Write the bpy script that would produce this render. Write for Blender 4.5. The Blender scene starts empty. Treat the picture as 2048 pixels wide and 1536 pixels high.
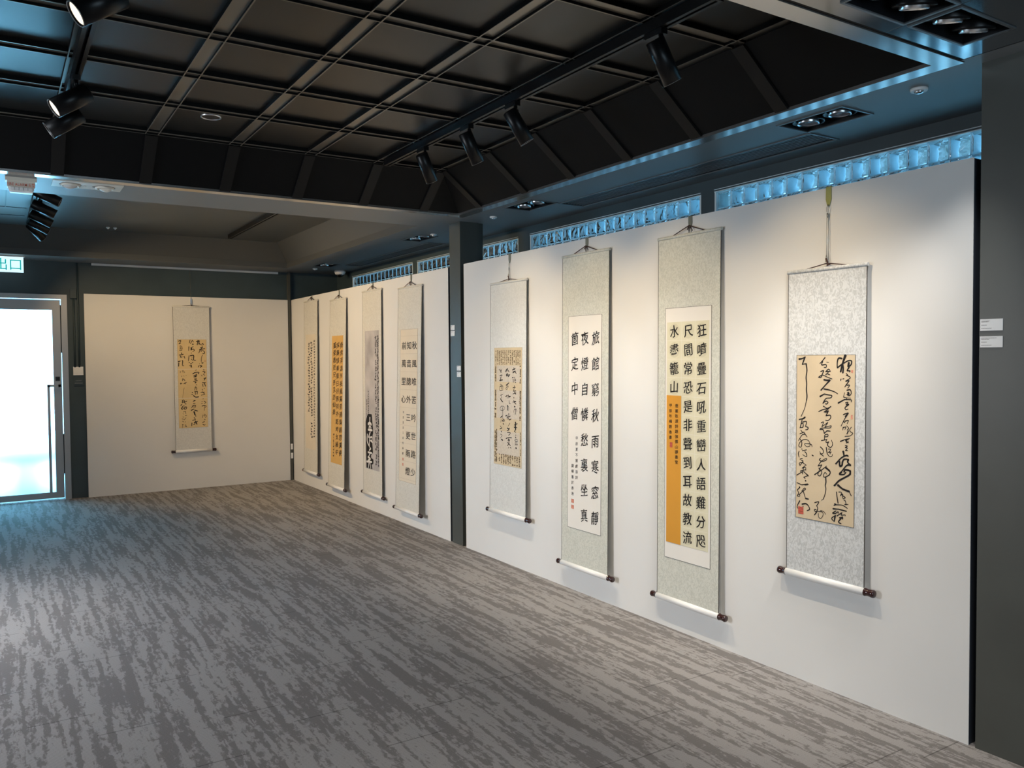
import bpy, math, random
from mathutils import Vector, Matrix
sc = bpy.context.scene
C = sc.collection
R = random.Random(7)

DOOR_W, FRONT_W, LEFT_W, SPOT_W, FAR_W = 420, 66, 90, 47, 96
WARM = (1.0, .75, .43)
WHITE = (1.0, .95, .86)
TWIN_W = 50
CARPET_D, CARPET_L = (.176, .166, .164), (.300, .289, .286)

# ------------------------------------------------------------------ camera
CX, CZ = -3.3283, 1.6
YAW, PIT, ROLL, FPX = 0.56277, -0.032107, -0.0081927, 1636.35
fw = Vector((math.sin(YAW)*math.cos(PIT), math.cos(YAW)*math.cos(PIT), math.sin(PIT)))
rt = Vector((math.cos(YAW), -math.sin(YAW), 0))
up = rt.cross(fw)
r2 = rt*math.cos(ROLL) + up*math.sin(ROLL)
u2 = -rt*math.sin(ROLL) + up*math.cos(ROLL)
cd = bpy.data.cameras.new('camera'); cam = bpy.data.objects.new('camera', cd); C.objects.link(cam)
m = Matrix.Identity(4)
for i in range(3):
    m[i][0] = r2[i]; m[i][1] = u2[i]; m[i][2] = -fw[i]
m[0][3], m[1][3], m[2][3] = CX, 0.0, CZ
cam.matrix_world = m
cd.sensor_width = 36; cd.lens = FPX/2048*36; cd.clip_start = 0.02
sc.camera = cam

# ------------------------------------------------------------------ view, sky, daylight
sc.view_settings.view_transform = 'Standard'; sc.view_settings.look = 'None'
sc.view_settings.gamma = 1; sc.view_settings.use_curve_mapping = False
sc.view_settings.exposure = 0.0

def nodes(tree):
    tree.nodes.clear(); return tree.nodes, tree.links
w = bpy.data.worlds.new('sky'); sc.world = w; w.use_nodes = True
N, L = nodes(w.node_tree)
out = N.new('ShaderNodeOutputWorld'); bg = N.new('ShaderNodeBackground')
tc = N.new('ShaderNodeTexCoord'); sep = N.new('ShaderNodeSeparateXYZ'); L.new(tc.outputs['Generated'], sep.inputs[0])
rm = N.new('ShaderNodeValToRGB'); L.new(sep.outputs['Y'], rm.inputs[0])
cr = rm.color_ramp; cr.elements[0].position = 0.35; cr.elements[0].color = (0.08, 0.20, 0.28, 1)
cr.elements[1].position = 0.93; cr.elements[1].color = (0.21, 0.53, 0.82, 1)
nz = N.new('ShaderNodeTexNoise'); nz.inputs['Scale'].default_value = 9; nz.inputs['Detail'].default_value = 3
L.new(tc.outputs['Generated'], nz.inputs['Vector'])
mr = N.new('ShaderNodeMapRange'); mr.inputs[1].default_value = .35; mr.inputs[2].default_value = .7
mr.inputs[3].default_value = .65; mr.inputs[4].default_value = 1.6; L.new(nz.outputs[0], mr.inputs[0])
zr = N.new('ShaderNodeMapRange'); zr.inputs[1].default_value = .1; zr.inputs[2].default_value = .9
zr.inputs[3].default_value = 1.0; zr.inputs[4].default_value = 2.6; L.new(sep.outputs['Z'], zr.inputs[0])
gr = N.new('ShaderNodeMapRange'); gr.inputs[1].default_value = -.22; gr.inputs[2].default_value = .0      # world brightened below the horizon as sunlit ground, to light the soffit
gr.inputs[3].default_value = 9.5; gr.inputs[4].default_value = 1.0; L.new(sep.outputs['Z'], gr.inputs[0])
mg = N.new('ShaderNodeMath'); mg.operation = 'MULTIPLY'; L.new(gr.outputs[0], mg.inputs[0]); L.new(zr.outputs[0], mg.inputs[1])
mu = N.new('ShaderNodeMath'); mu.operation = 'MULTIPLY'; L.new(mr.outputs[0], mu.inputs[0]); L.new(mg.outputs[0], mu.inputs[1])
L.new(rm.outputs[0], bg.inputs[0]); L.new(mu.outputs[0], bg.inputs[1]); L.new(bg.outputs[0], out.inputs[0])

def area(name, loc, target, sx, sy, power, col, spread=180):
    d = bpy.data.lights.new(name, 'AREA'); d.shape = 'RECTANGLE'; d.size = sx; d.size_y = sy
    d.energy = power; d.color = col; d.spread = math.radians(spread)
    o = bpy.data.objects.new(name, d); C.objects.link(o); o.location = loc
    o.rotation_euler = (Vector(target)-Vector(loc)).to_track_quat('-Z', 'Y').to_euler()
    return o
# daylight outside the glass door; added fill in unseen openings behind and left
area('door_daylight', (-3.3, 12.9, 1.5), (-3.3, 10.8, 1.2), 3.4, 3.0, DOOR_W, (0.27, 0.68, 1.0))
area('front_opening_fill', (-3.0, -3.35, 1.55), (-2.0, 2.0, 1.2), 3.0, 1.9, FRONT_W, (0.84, 0.92, 1.0))
area('left_opening_fill', (-6.3, 5.2, 1.7), (-2.6, 5.4, 0.0), 1.2, 1.6, LEFT_W, (0.95, 0.96, 1.0), 110)

# ------------------------------------------------------------------ materials
MATS = {}
def mat(name, col, rough=.5, metal=0, spec=.5, em=None, es=0, coat=0, trans=0, ior=1.45, bump=None, var=None, sheen=0):
    """principled material; var=(scale, amount, stretch) mottles the colour, bump=(scale, strength)"""
    m = bpy.data.materials.new(name); m.use_nodes = True
    N, L = nodes(m.node_tree)
    o = N.new('ShaderNodeOutputMaterial'); b = N.new('ShaderNodeBsdfPrincipled'); L.new(b.outputs[0], o.inputs[0])
    b.inputs['Base Color'].default_value = (*col, 1); b.inputs['Roughness'].default_value = rough
    b.inputs['Metallic'].default_value = metal; b.inputs['Specular IOR Level'].default_value = spec
    b.inputs['Coat Weight'].default_value = coat; b.inputs['Transmission Weight'].default_value = trans
    b.inputs['IOR'].default_value = ior; b.inputs['Sheen Weight'].default_value = sheen
    if em: b.inputs['Emission Color'].default_value = (*em, 1); b.inputs['Emission Strength'].default_value = es
    tc = N.new('ShaderNodeTexCoord')
    if var:
        s, a, st = var
        mp = N.new('ShaderNodeMapping'); mp.inputs['Scale'].default_value = st; L.new(tc.outputs['Object'], mp.inputs[0])
        nz = N.new('ShaderNodeTexNoise'); nz.inputs['Scale'].default_value = s; nz.inputs['Detail'].default_value = 4
        L.new(mp.outputs[0], nz.inputs['Vector'])
        mr = N.new('ShaderNodeMapRange'); mr.inputs[1].default_value = .3; mr.inputs[2].default_value = .7
        mr.inputs[3].default_value = 1-a; mr.inputs[4].default_value = 1+a; L.new(nz.outputs[0], mr.inputs[0])
        mx = N.new('ShaderNodeVectorMath'); mx.operation = 'SCALE'; mx.inputs[0].default_value = col
        L.new(mr.outputs[0], mx.inputs['Scale']); L.new(mx.outputs[0], b.inputs['Base Color'])
    if bump:
        s, a = bump
        nz = N.new('ShaderNodeTexNoise'); nz.inputs['Scale'].default_value = s; nz.inputs['Detail'].default_value = 3
        L.new(tc.outputs['Object'], nz.inputs['Vector'])
        bp = N.new('ShaderNodeBump'); bp.inputs['Strength'].default_value = a; bp.inputs['Distance'].default_value = .01
        L.new(nz.outputs[0], bp.inputs['Height']); L.new(bp.outputs[0], b.inputs['Normal'])
    MATS[name] = m
    return m
one = (1, 1, 1)
mat('white_board', (.66, .65, .63), .55, bump=(6, .02), var=(1.6, .025, one))
mat('board_edge', (.025, .032, .046), .6)
mat('wall_paint', (.034, .053, .061), .5, var=(3, .12, one))
mat('column_paint', (.060, .063, .055), .40, spec=.5, bump=(5, .03), var=(4, .08, one))
mat('soffit_paint', (.19, .196, .196), .46, spec=.35, bump=(1.5, .01))
mat('coffer_paint', (.0045, .0048, .0052), .5, spec=.12)
mat('coffer_panel', (.013, .0125, .0115), .36, spec=.4)
mat('rib_paint', (.008, .0078, .0075), .42, spec=.25)
mat('bay_dimmed_paint', (.066, .070, .071), .38, spec=.3)  # soffit paint split off darker, making up for stronger lamplight in the bay
mat('rail_metal', (.20, .178, .148), .33, metal=.5)
mat('lip_metal', (.44, .43, .42), .20, metal=.85, bump=(2, .01))
mat('gloss_ceiling', (.26, .27, .28), .13, metal=.9, bump=(3, .015))
mat('black_metal', (.004, .004, .0045), .36, spec=.3)
mat('chrome', (.80, .81, .83), .28, metal=1)
mat('steel', (.32, .315, .31), .45, metal=1, bump=(2, .01))
mat('white_plastic', (.70, .70, .70), .4)
mat('cream_metal', (.60, .57, .50), .45)
mat('lamp_glass', (.55, .55, .60), .15, metal=.6, bump=(400, .6))
mat('lamp_lit', (1, .9, .75), .4, em=(1.0, .82, .62), es=1.3, bump=(120, .5))
mat('lamp_dim', (.5, .5, .58), .2, metal=.4, em=(.75, .78, 1.0), es=.30, bump=(400, .6))
mat('dark_recess', (.010, .011, .013), .35)
mat('grille_paint', (.10, .11, .115), .35)
mat('knob_lacquer', (.030, .010, .010), .18, coat=.5)
mat('cord_brown', (.045, .018, .014), .7)
mat('strap_yellow', (.30, .30, .09), .35)
mat('strap_grey', (.16, .17, .14), .35)
mat('wire_steel', (.38, .36, .33), .3, metal=.9)
mat('ink', (.012, .010, .010), .65, spec=.25)
mat('ink_grey', (.10, .085, .075), .7, spec=.2)
mat('ink_print', (.12, .085, .05), .8, spec=.1)
mat('ink_white', (.62, .60, .57), .8)
mat('seal_red', (.42, .075, .045), .7, var=(160, .45, one))
mat('seal_pale', (.55, .22, .15), .7, var=(160, .3, one))
mat('line_dark', (.06, .052, .045), .6)
mat('line_pale', (.42, .36, .29), .7)
mat('roller_satin', (.74, .73, .71), .30, spec=.5)
mat('paper_tan', (.55, .44, .295), .75, var=(5, .07, one))
mat('paper_gold', (.58, .35, .11), .75, var=(5, .06, one))
mat('paper_sand', (.62, .46, .235), .75, var=(7, .05, one))
mat('paper_white', (.68, .65, .60), .75, var=(3, .02, one))
mat('paper_ivory', (.64, .57, .46), .75, var=(4, .04, one))
mat('paper_cream', (.60, .56, .41), .75, var=(6, .05, one))
mat('paper_disc', (.54, .50, .36), .75)
mat('paper_orange', (.56, .255, .022), .75, var=(4, .05, one))
mat('paper_wash', (.40, .375, .37), .75, var=(5, .22, (1, 1, .5)))
mat('paper_old', (.54, .44, .29), .75, var=(8, .10, one))
mat('paper_gauze', (.52, .46, .38), .75, var=(60, .08, (1, 1, 3)))
mat('card', (.72, .73, .74), .5)
mat('red_print', (.60, .10, .05), .5)
mat('sign_green', (.0, .25, .22), .5, em=(0.0, .42, .42), es=.8)
mat('sign_face', (.7, .8, .85), .5, em=(.62, .90, 1.0), es=1.1)
mat('camera_lens', (.01, .01, .01), .1, coat=1)
mat('terrace', (.62, .68, .70), .8)

mat('bench_paint', (.75, .9, .92), .7)
mat('shade_black', (.004, .004, .004), .5, spec=.1)  # black put in for shade on the rail sides and in the groove
mat('window_trim', (.62, .72, .76), .35)

def silk(name, ca, cb, sc_=70):
    m = mat(name, ca, .42, spec=.45)
    N, L = m.node_tree.nodes, m.node_tree.links
    b = next(n for n in N if n.type == 'BSDF_PRINCIPLED')
    tc = N.new('ShaderNodeTexCoord'); mp = N.new('ShaderNodeMapping'); mp.inputs['Scale'].default_value = (1, .62, 1)
    L.new(tc.outputs['Object'], mp.inputs[0])
    nz = N.new('ShaderNodeTexNoise'); nz.inputs['Scale'].default_value = sc_; nz.inputs['Detail'].default_value = 2.5
    nz.inputs['Distortion'].default_value = 1.6; L.new(mp.outputs[0], nz.inputs['Vector'])
    rp = N.new('ShaderNodeValToRGB'); L.new(nz.outputs[0], rp.inputs[0])
    rp.color_ramp.elements[0].position = .42; rp.color_ramp.elements[0].color = (*cb, 1)
    rp.color_ramp.elements[1].position = .56; rp.color_ramp.elements[1].color = (*ca, 1)
    L.new(rp.outputs[0], b.inputs['Base Color'])
    rr = N.new('ShaderNodeMapRange'); rr.inputs[3].default_value = .60; rr.inputs[4].default_value = .34
    L.new(nz.outputs[0], rr.inputs[0]); L.new(rr.outputs[0], b.inputs['Roughness'])
silk('silk_grey', (.58, .585, .58), (.44, .445, .44))
silk('silk_green', (.575, .57, .505), (.475, .475, .415), 80)
silk('silk_cream', (.62, .60, .54), (.54, .52, .465), 85)
silk('silk_pale', (.62, .615, .585), (.55, .545, .52), 85)

# carpet: planks laid lengthways with blotchy streaks, thin seams at the plank ends and a fine twill
def carpet():
    m = mat('carpet', (.14, .13, .125), .85, spec=.15)
    N, L = m.node_tree.nodes, m.node_tree.links
    b = next(n for n in N if n.type == 'BSDF_PRINCIPLED')
    def math_(op, a, c=None):
        n = N.new('ShaderNodeMath'); n.operation = op
        for i, v in enumerate((a, c)):
            if v is None: continue
            if isinstance(v, (int, float)): n.inputs[i].default_value = v
            else: L.new(v, n.inputs[i])
        return n.outputs[0]
    tc = N.new('ShaderNodeTexCoord'); sp = N.new('ShaderNodeSeparateXYZ'); L.new(tc.outputs['Object'], sp.inputs[0])
    col = math_('FLOOR', math_('DIVIDE', sp.outputs[0], .25))
    wn = N.new('ShaderNodeTexWhiteNoise'); wn.noise_dimensions = '1D'; L.new(col, wn.inputs['W'])
    yy = math_('ADD', sp.outputs[1], wn.outputs['Value'])
    row = math_('FLOOR', yy); fr = math_('FRACT', yy)
    w2 = N.new('ShaderNodeTexWhiteNoise'); w2.noise_dimensions = '2D'
    cb = N.new('ShaderNodeCombineXYZ'); L.new(col, cb.inputs[0]); L.new(row, cb.inputs[1]); L.new(cb.outputs[0], w2.inputs['Vector'])
    def noise(sx, sy, seedw, det=3, dist=0, rough=.6):
        c = N.new('ShaderNodeCombineXYZ')
        L.new(math_('MULTIPLY', sp.outputs[0], sx), c.inputs[0]); L.new(math_('MULTIPLY', sp.outputs[1], sy), c.inputs[1])
        if seedw: L.new(math_('MULTIPLY', w2.outputs['Value'], seedw), c.inputs[2])
        n = N.new('ShaderNodeTexNoise'); n.inputs['Scale'].default_value = 1; n.inputs['Detail'].default_value = det
        n.inputs['Roughness'].default_value = rough; n.inputs['Distortion'].default_value = dist
        L.new(c.outputs[0], n.inputs['Vector']); return n.outputs[0]
    big = noise(20, 1.5, .12, 2.5, .25)
    mid = noise(44, 15, 0, 3, .4, .7)
    teeth = noise(30, 190, 0, 2)
    s = math_('ADD', math_('ADD', math_('MULTIPLY', big, .54), math_('MULTIPLY', mid, .36)), math_('MULTIPLY', teeth, .12))
    rp = N.new('ShaderNodeValToRGB'); L.new(s, rp.inputs[0])
    rp.color_ramp.elements[0].position = .485; rp.color_ramp.elements[0].color = (*CARPET_D, 1)
    rp.color_ramp.elements[1].position = .53; rp.color_ramp.elements[1].color = (*CARPET_L, 1)
    # twill
    tw = math_('SINE', math_('ADD', math_('MULTIPLY', sp.outputs[0], 620), math_('MULTIPLY', sp.outputs[1], 420)))
    fine = noise(420, 420, 0, 1)
    k = math_('ADD', math_('ADD', math_('MULTIPLY', tw, .10), 1.0), math_('MULTIPLY', math_('SUBTRACT', fine, .5), .9))
    seam = math_('MULTIPLY', math_('LESS_THAN', fr, .006), .45)
    k = math_('SUBTRACT', k, seam)
    vm = N.new('ShaderNodeVectorMath'); vm.operation = 'SCALE'; L.new(rp.outputs[0], vm.inputs[0]); L.new(k, vm.inputs['Scale'])
    L.new(vm.outputs[0], b.inputs['Base Color'])
    bp = N.new('ShaderNodeBump'); bp.inputs['Strength'].default_value = .25; bp.inputs['Distance'].default_value = .004
    L.new(math_('ADD', fine, math_('MULTIPLY', seam, -3)), bp.inputs['Height']); L.new(bp.outputs[0], b.inputs['Normal'])
carpet()

def frosted():
    m = mat('frosted_glass', (.84, .98, 1.0), .62, trans=1, ior=1.2)
frosted()
def block_glass():
    m = mat('block_glass', (.86, .95, .98), .02, trans=1, ior=1.2)
    N, L = m.node_tree.nodes, m.node_tree.links
    b = next(n for n in N if n.type == 'BSDF_PRINCIPLED')
    tc = N.new('ShaderNodeTexCoord'); nz = N.new('ShaderNodeTexNoise')
    nz.inputs['Scale'].default_value = 13; nz.inputs['Detail'].default_value = 1; nz.inputs['Distortion'].default_value = .8
    L.new(tc.outputs['Object'], nz.inputs['Vector'])
    bp = N.new('ShaderNodeBump'); bp.inputs['Strength'].default_value = .7; bp.inputs['Distance'].default_value = .02
    L.new(nz.outputs[0], bp.inputs['Height']); L.new(bp.outputs[0], b.inputs['Normal'])
block_glass()
def mortar():
    m = mat('mortar', (.85, .95, 1.0), .6)
    N, L = m.node_tree.nodes, m.node_tree.links
    t = N.new('ShaderNodeBsdfTranslucent'); t.inputs[0].default_value = (.85, .95, 1.0, 1)
    L.new(t.outputs[0], next(n for n in N if n.type == 'OUTPUT_MATERIAL').inputs[0])
mortar()

# ------------------------------------------------------------------ mesh helpers
class MB:
    def __init__(s): s.v = []; s.f = []; s.sm = []
    def face(s, pts, smooth=False):
        i = len(s.v); s.v += [tuple(p) for p in pts]; s.f.append(tuple(range(i, i+len(pts)))); s.sm.append(smooth); return s
    def box(s, a, b):
        x0, y0, z0 = a; x1, y1, z1 = b; i = len(s.v)
        s.v += [(x0,y0,z0),(x1,y0,z0),(x1,y1,z0),(x0,y1,z0),(x0,y0,z1),(x1,y0,z1),(x1,y1,z1),(x0,y1,z1)]
        for q in ((0,3,2,1),(4,5,6,7),(0,1,5,4),(1,2,6,5),(2,3,7,6),(3,0,4,7)):
            s.f.append(tuple(i+k for k in q)); s.sm.append(False)
        return s
    def hexa(s, p):     # eight corners: bottom loop then top loop
        i = len(s.v); s.v += [tuple(q) for q in p]
        for q in ((0,3,2,1),(4,5,6,7),(0,1,5,4),(1,2,6,5),(2,3,7,6),(3,0,4,7)):
            s.f.append(tuple(i+k for k in q)); s.sm.append(False)
        return s
    def lathe(s, o, axis, prof, n=24, cap=True):
        """prof: (distance along axis, radius)"""
        ax = Vector(axis).normalized(); t = ax.orthogonal().normalized(); bt = ax.cross(t); o = Vector(o); i = len(s.v)
        for d, r in prof:
            for k in range(n):
                a = 2*math.pi*k/n
                s.v.append(tuple(o + ax*d + (t*math.cos(a)+bt*math.sin(a))*r))
        for j in range(len(prof)-1):
            for k in range(n):
                k2 = (k+1) % n
                s.f.append((i+j*n+k, i+j*n+k2, i+(j+1)*n+k2, i+(j+1)*n+k)); s.sm.append(True)
        if cap:
            s.f.append(tuple(i+k for k in range(n-1, -1, -1))); s.sm.append(False)
            j = (len(prof)-1)*n; s.f.append(tuple(i+j+k for k in range(n))); s.sm.append(False)
        return s
    def tube(s, pts, r, n=8):
        pts = [Vector(p) for p in pts]; i = len(s.v); t0 = (pts[1]-pts[0]).normalized(); nr = t0.orthogonal().normalized()
        for j, p in enumerate(pts):
            t = (pts[min(j+1, len(pts)-1)]-pts[max(j-1, 0)]).normalized()
            nr = (nr - t*nr.dot(t)).normalized(); bn = t.cross(nr)
            for k in range(n):
                a = 2*math.pi*k/n; s.v.append(tuple(p+(nr*math.cos(a)+bn*math.sin(a))*r))
        for j in range(len(pts)-1):
            for k in range(n):
                k2 = (k+1) % n; s.f.append((i+j*n+k, i+j*n+k2, i+(j+1)*n+k2, i+(j+1)*n+k)); s.sm.append(True)
        s.f.append(tuple(i+k for k in range(n-1, -1, -1))); s.sm.append(False)
        j = (len(pts)-1)*n; s.f.append(tuple(i+j+k for k in range(n))); s.sm.append(False)
        return s
    def plane(s, x0, x1, y0, y1, z, holes=(), down=True):
        xs = sorted({x0, x1, *[h for q in holes for h in q[:2] if x0 < h < x1]})
        ys = sorted({y0, y1, *[h for q in holes for h in q[2:] if y0 < h < y1]})
        for i in range(len(xs)-1):
            for j in range(len(ys)-1):
                mx, my = (xs[i]+xs[i+1])/2, (ys[j]+ys[j+1])/2
                if any(a < mx < b and c < my < d for a, b, c, d in holes): continue
                p = [(xs[i],ys[j],z),(xs[i],ys[j+1],z),(xs[i+1],ys[j+1],z),(xs[i+1],ys[j],z)]
                s.face(p if down else p[::-1])
        return s
    def build(s, name, material, parent=None, loc=None):
        me = bpy.data.meshes.new(name); me.from_pydata(s.v, [], s.f); me.update()
        me.polygons.foreach_set('use_smooth', s.sm)
        if material: me.materials.append(MATS[material])
        o = bpy.data.objects.new(name, me); C.objects.link(o)
        if parent: o.parent = parent
        if loc: o.location = loc
        return o
def tag(o, label=None, cat=None, group=None, kind=None):
    if label: o['label'] = label
    if cat: o['category'] = cat
    if group: o['group'] = group
    if kind: o['kind'] = kind
    return o
def empty(name, loc, label=None, cat=None, group=None, kind=None, mtx=None):
    o = bpy.data.objects.new(name, None); C.objects.link(o); o.empty_display_size = .05
    if mtx is not None:
        q = mtx.copy(); q.translation = loc; o.matrix_world = q
    else: o.location = loc
    return tag(o, label, cat, group, kind)
def copy_tree(o, parent=None):
    c = o.copy(); C.objects.link(c); c.parent = parent
    for ch in o.children: copy_tree(ch, c)
    return c
def struct(name, mb, material, label=None, parent=None):
    o = mb.build(name, material, parent)
    if not parent: o['kind'] = 'structure'
    if label: o['label'] = label
    return o
def basis(right, upv, outv):
    m = Matrix.Identity(4)
    for i in range(3): m[i][0] = right[i]; m[i][1] = upv[i]; m[i][2] = outv[i]
    return m
BR = basis((0, -1, 0), (0, 0, 1), (-1, 0, 0))     # faces the room from the right wall
BB = basis((1, 0, 0), (0, 0, 1), (0, -1, 0))      # faces the room from the back wall

# ------------------------------------------------------------------ the room
XW, YB, XL, YF = .65, 10.78, -6.5, -3.5
SZ, NZ, UZ = 2.75, 2.751, 3.0
b = MB(); b.box((XL-.2, YF-.2, -.12), (XW+.3, YB+.1, 0)); struct('floor', b, 'carpet', 'grey streaked carpet tile floor')
b = MB(); b.box((-7, YB+.1, -.12), (-1, YB+5, -.002)); struct('trim_1', b, 'terrace', 'pale paving outside the glass door')
# back wall with the door opening
DX0, DX1, DZ = -3.76, -2.614, 2.368
b = MB(); b.box((DX1, YB, 0), (XW+.3, YB+.1, 3.3)); b.box((XL-.2, YB, 0), (DX0, YB+.1, 3.3)); b.box((DX0, YB, DZ), (DX1, YB+.1, 3.3))
struct('wall_back', b, 'wall_paint', 'dark grey back wall')
# left wall with a window opening, front wall with a wide one (both unseen, openings added for the fill)
b = MB(); b.box((XL-.2, YF, 0), (XL, 4.5, 3.3)); b.box((XL-.2, 5.9, 0), (XL, YB, 3.3)); b.box((XL-.2, 4.5, 2.6), (XL, 5.9, 3.3)); b.box((XL-.2, 4.5, 0), (XL, 5.9, .8))
struct('wall_left', b, 'wall_paint')
b = MB(); b.box((XL-.2, YF-.2, 0), (-4.6, YF, 3.3)); b.box((-1.4, YF-.2, 0), (XW+.3, YF, 3.3)); b.box((-4.6, YF-.2, 2.55), (-1.4, YF, 3.3)); b.box((-4.6, YF-.2, 0), (-1.4, YF, .55))
struct('wall_front', b, 'wall_paint')
# window wall behind the boards
GZ0, GZ1 = 2.248, 2.668
WY = [(1.62, 3.82), (3.94, 5.99), (6.18, 8.25), (8.37, 10.2)]
b = MB(); b.box((XW, YF, 0), (XW+.12, YB, GZ0)); b.box((XW, YF, GZ1), (XW+.12, YB, 3.3))
ys = [YF] + [v for p in WY for v in p] + [YB]
for i in range(0, len(ys), 2): b.box((XW, ys[i], GZ0), (XW+.12, ys[i+1], GZ1))
struct('wall_right', b, 'wall_paint', 'dark wall behind the white boards with a strip of glass block windows')

BLK = .107
for k, (y0, y1) in enumerate(WY):
    t = empty('window_%d' % (k+1), (XW, y0, GZ0), kind='structure')
    fr = MB()
    d = .006
    fr.box((-.004, 0, GZ1-GZ0-.006), (.05, y1-y0, GZ1-GZ0-.001)); fr.box((-.006, 0, GZ1-GZ0+.008), (.01, y1-y0, GZ1-GZ0+.012)); fr.box((.0, 0, 0), (.10, .014, GZ1-GZ0)); fr.box((.0, y1-y0-.014, 0), (.10, y1-y0, GZ1-GZ0))
    fr.build('window_frame', 'window_trim', t)
    g = MB(); mo = MB(); n = int((y1-y0-.02)/BLK)
    for i in range(n):
        for r in range(4):
            ya = .012 + i*(y1-y0-.024)/n; yb = .012 + (i+1)*(y1-y0-.024)/n
            za, zb = GZ1-GZ0-.006-(r+1)*.1035, GZ1-GZ0-.006-r*.1035
            ya += .0025; yb -= .0025; za += .0025; zb -= .0025; e = .012
            # pillow shaped block: rim and raised faces both sides
            cs = [(ya, za), (yb, za), (yb, zb), (ya, zb)]; ci = [(ya+e, za+e), (yb-e, za+e), (yb-e, zb-e), (ya+e, zb-e)]
            q = len(g.v)
            for x, loop in ((.012, ci), (.020, cs), (.085, cs), (.093, ci)):
                g.v += [(x, y, z) for y, z in loop]
            g.f.append((q, q+1, q+2, q+3)); g.sm.append(False)
            for l in range(3):
                for c in range(4):
                    c2 = (c+1) % 4; g.f.append((q+l*4+c, q+(l+1)*4+c, q+(l+1)*4+c2, q+l*4+c2)); g.sm.append(False)
            g.f.append((q+15, q+14, q+13, q+12)); g.sm.append(False)
            if i and not r: mo.box((.016, ya-.0048, 0), (.088, ya-.0002, GZ1-GZ0-.005))
    for r in (1, 2, 3): mo.box((.016, .012, GZ1-GZ0-.006-.1035*r-.0022), (.088, y1-y0-.012, GZ1-GZ0-.006-.1035*r+.0022))
    g.build('glass_block', 'block_glass', t); mo.build('mortar', 'mortar', t)

# columns
b = MB(); b.box((0, 6.078, 0), (.178, 6.268, 2.78)); b.box((.178, 6.10, 0), (.236, 6.25, 2.78))
struct('column', b, 'column_paint', 'dark glossy square column between the two right-hand white boards')
b = MB(); b.box((0, YF, 0), (XW, 1.772, 3.0))
struct('column', b, 'column_paint', 'wide dark column at the right edge of the photo')
b = MB(); b.box((-.042, YB-.055, 0), (-.012, YB, SZ)); struct('trim_2', b, 'column_paint', 'narrow dark post in the room corner')

# soffit: flat at 2.75 with openings for the two coffers and the recessed fittings
TW = [(.012, .232, 2.415, 2.775), (.005, .232, 5.0, 5.36), (.038, .226, 6.945, 7.305), (.018, .228, 9.53, 9.86)]   # x0,x1,y0,y1 of the twin lights
VT = [(.27, .485, 2.79, 5.00), (.335, .512, 7.34, 9.565)]                                                        # air grilles
EM = (-2.99, -2.592, 5.933, 6.132)                                                                              # emergency light
BIG = (-6.0, -.07, 1.80, 5.90); SML = (-6.0, -.20, 6.47, 10.25)
holes = [BIG, SML, EM] + TW + VT
b = MB(); b.plane(XL, XW, 1.80, YB, SZ, holes)
struct('ceiling', b, 'soffit_paint', 'dark grey soffit')
b = MB()
for x0, x1, y0, y1 in (SML,):      # upright band round the far coffer
    z1 = SZ+.065
    b.face([(x1, y0, SZ), (x1, y1, SZ), (x1, y1, z1), (x1, y0, z1)]); b.face([(x0, y1, SZ), (x0, y1, z1), (x1, y1, z1), (x1, y1, SZ)]); b.face([(x0, y0, SZ), (x1, y0, SZ), (x1, y0, z1), (x0, y0, z1)])
    s = .17; zt = 3.04
    b.face([(x1, y0, z1), (x1, y1, z1), (x1-s, y1-s, zt), (x1-s, y0+s, zt)]); b.face([(x0, y1, z1), (x0, y1-s, zt), (x1-s, y1-s, zt), (x1, y1, z1)])
    b.face([(x0, y0, z1), (x1, y0, z1), (x1-s, y0+s, zt), (x0, y0+s, zt)])
    b.face([(x0, y0+s, zt), (x1-s, y0+s, zt), (x1-s, y1-s, zt), (x0, y1-s, zt)])
struct('ceiling_bay', b, 'bay_dimmed_paint', 'plain dark grey sunken ceiling bay at the far end')
b = MB(); b.box((XL-.2, YF-.2, 3.3), (XW+.3, YB+.1, 3.4)); struct('ceiling_slab', b, 'wall_paint')
# access hatch lines on the far bay
b = MB(); b.box((-3.9, 8.95, 3.036), (-3.05, 8.962, 3.041)); b.box((-3.9, 9.43, 3.036), (-3.05, 9.442, 3.041)); b.box((-3.22, 7.2, 3.036), (-3.212, 8.95, 3.041))
struct('trim_3', b, 'wall_paint', 'thin hatch joints on the far ceiling bay')
# near ceiling, glossy black, one step higher
NT = [(-.588, -.262, 1.530, 1.704), (-.960, -.632, 1.520, 1.704)]
NE = -.10
b = MB(); b.plane(NE, XW, YF, 1.80, SZ); struct('ceiling_edge', b, 'soffit_paint', 'soffit strip beside the right-hand column')
b = MB(); b.box((XL, 1.788, SZ+.001), (BIG[1], 1.80, SZ+.03)); struct('trim_9', b, 'shade_black', 'black strip for the groove shade along the near edge of the sunken ceiling')  # strip fills the gap; its black is the groove's shade
b = MB(); b.plane(XL, NE, YF, 1.788, NZ, NT)
b.box((-.611, YF, NZ-.001), (-.608, 1.520, NZ+.01)); b.box((-.611, 1.704, NZ-.001), (-.608, 1.788, NZ+.01))
struct('ceiling_near', b, 'gloss_ceiling', 'glossy black ceiling panels nearest the camera')

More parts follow.
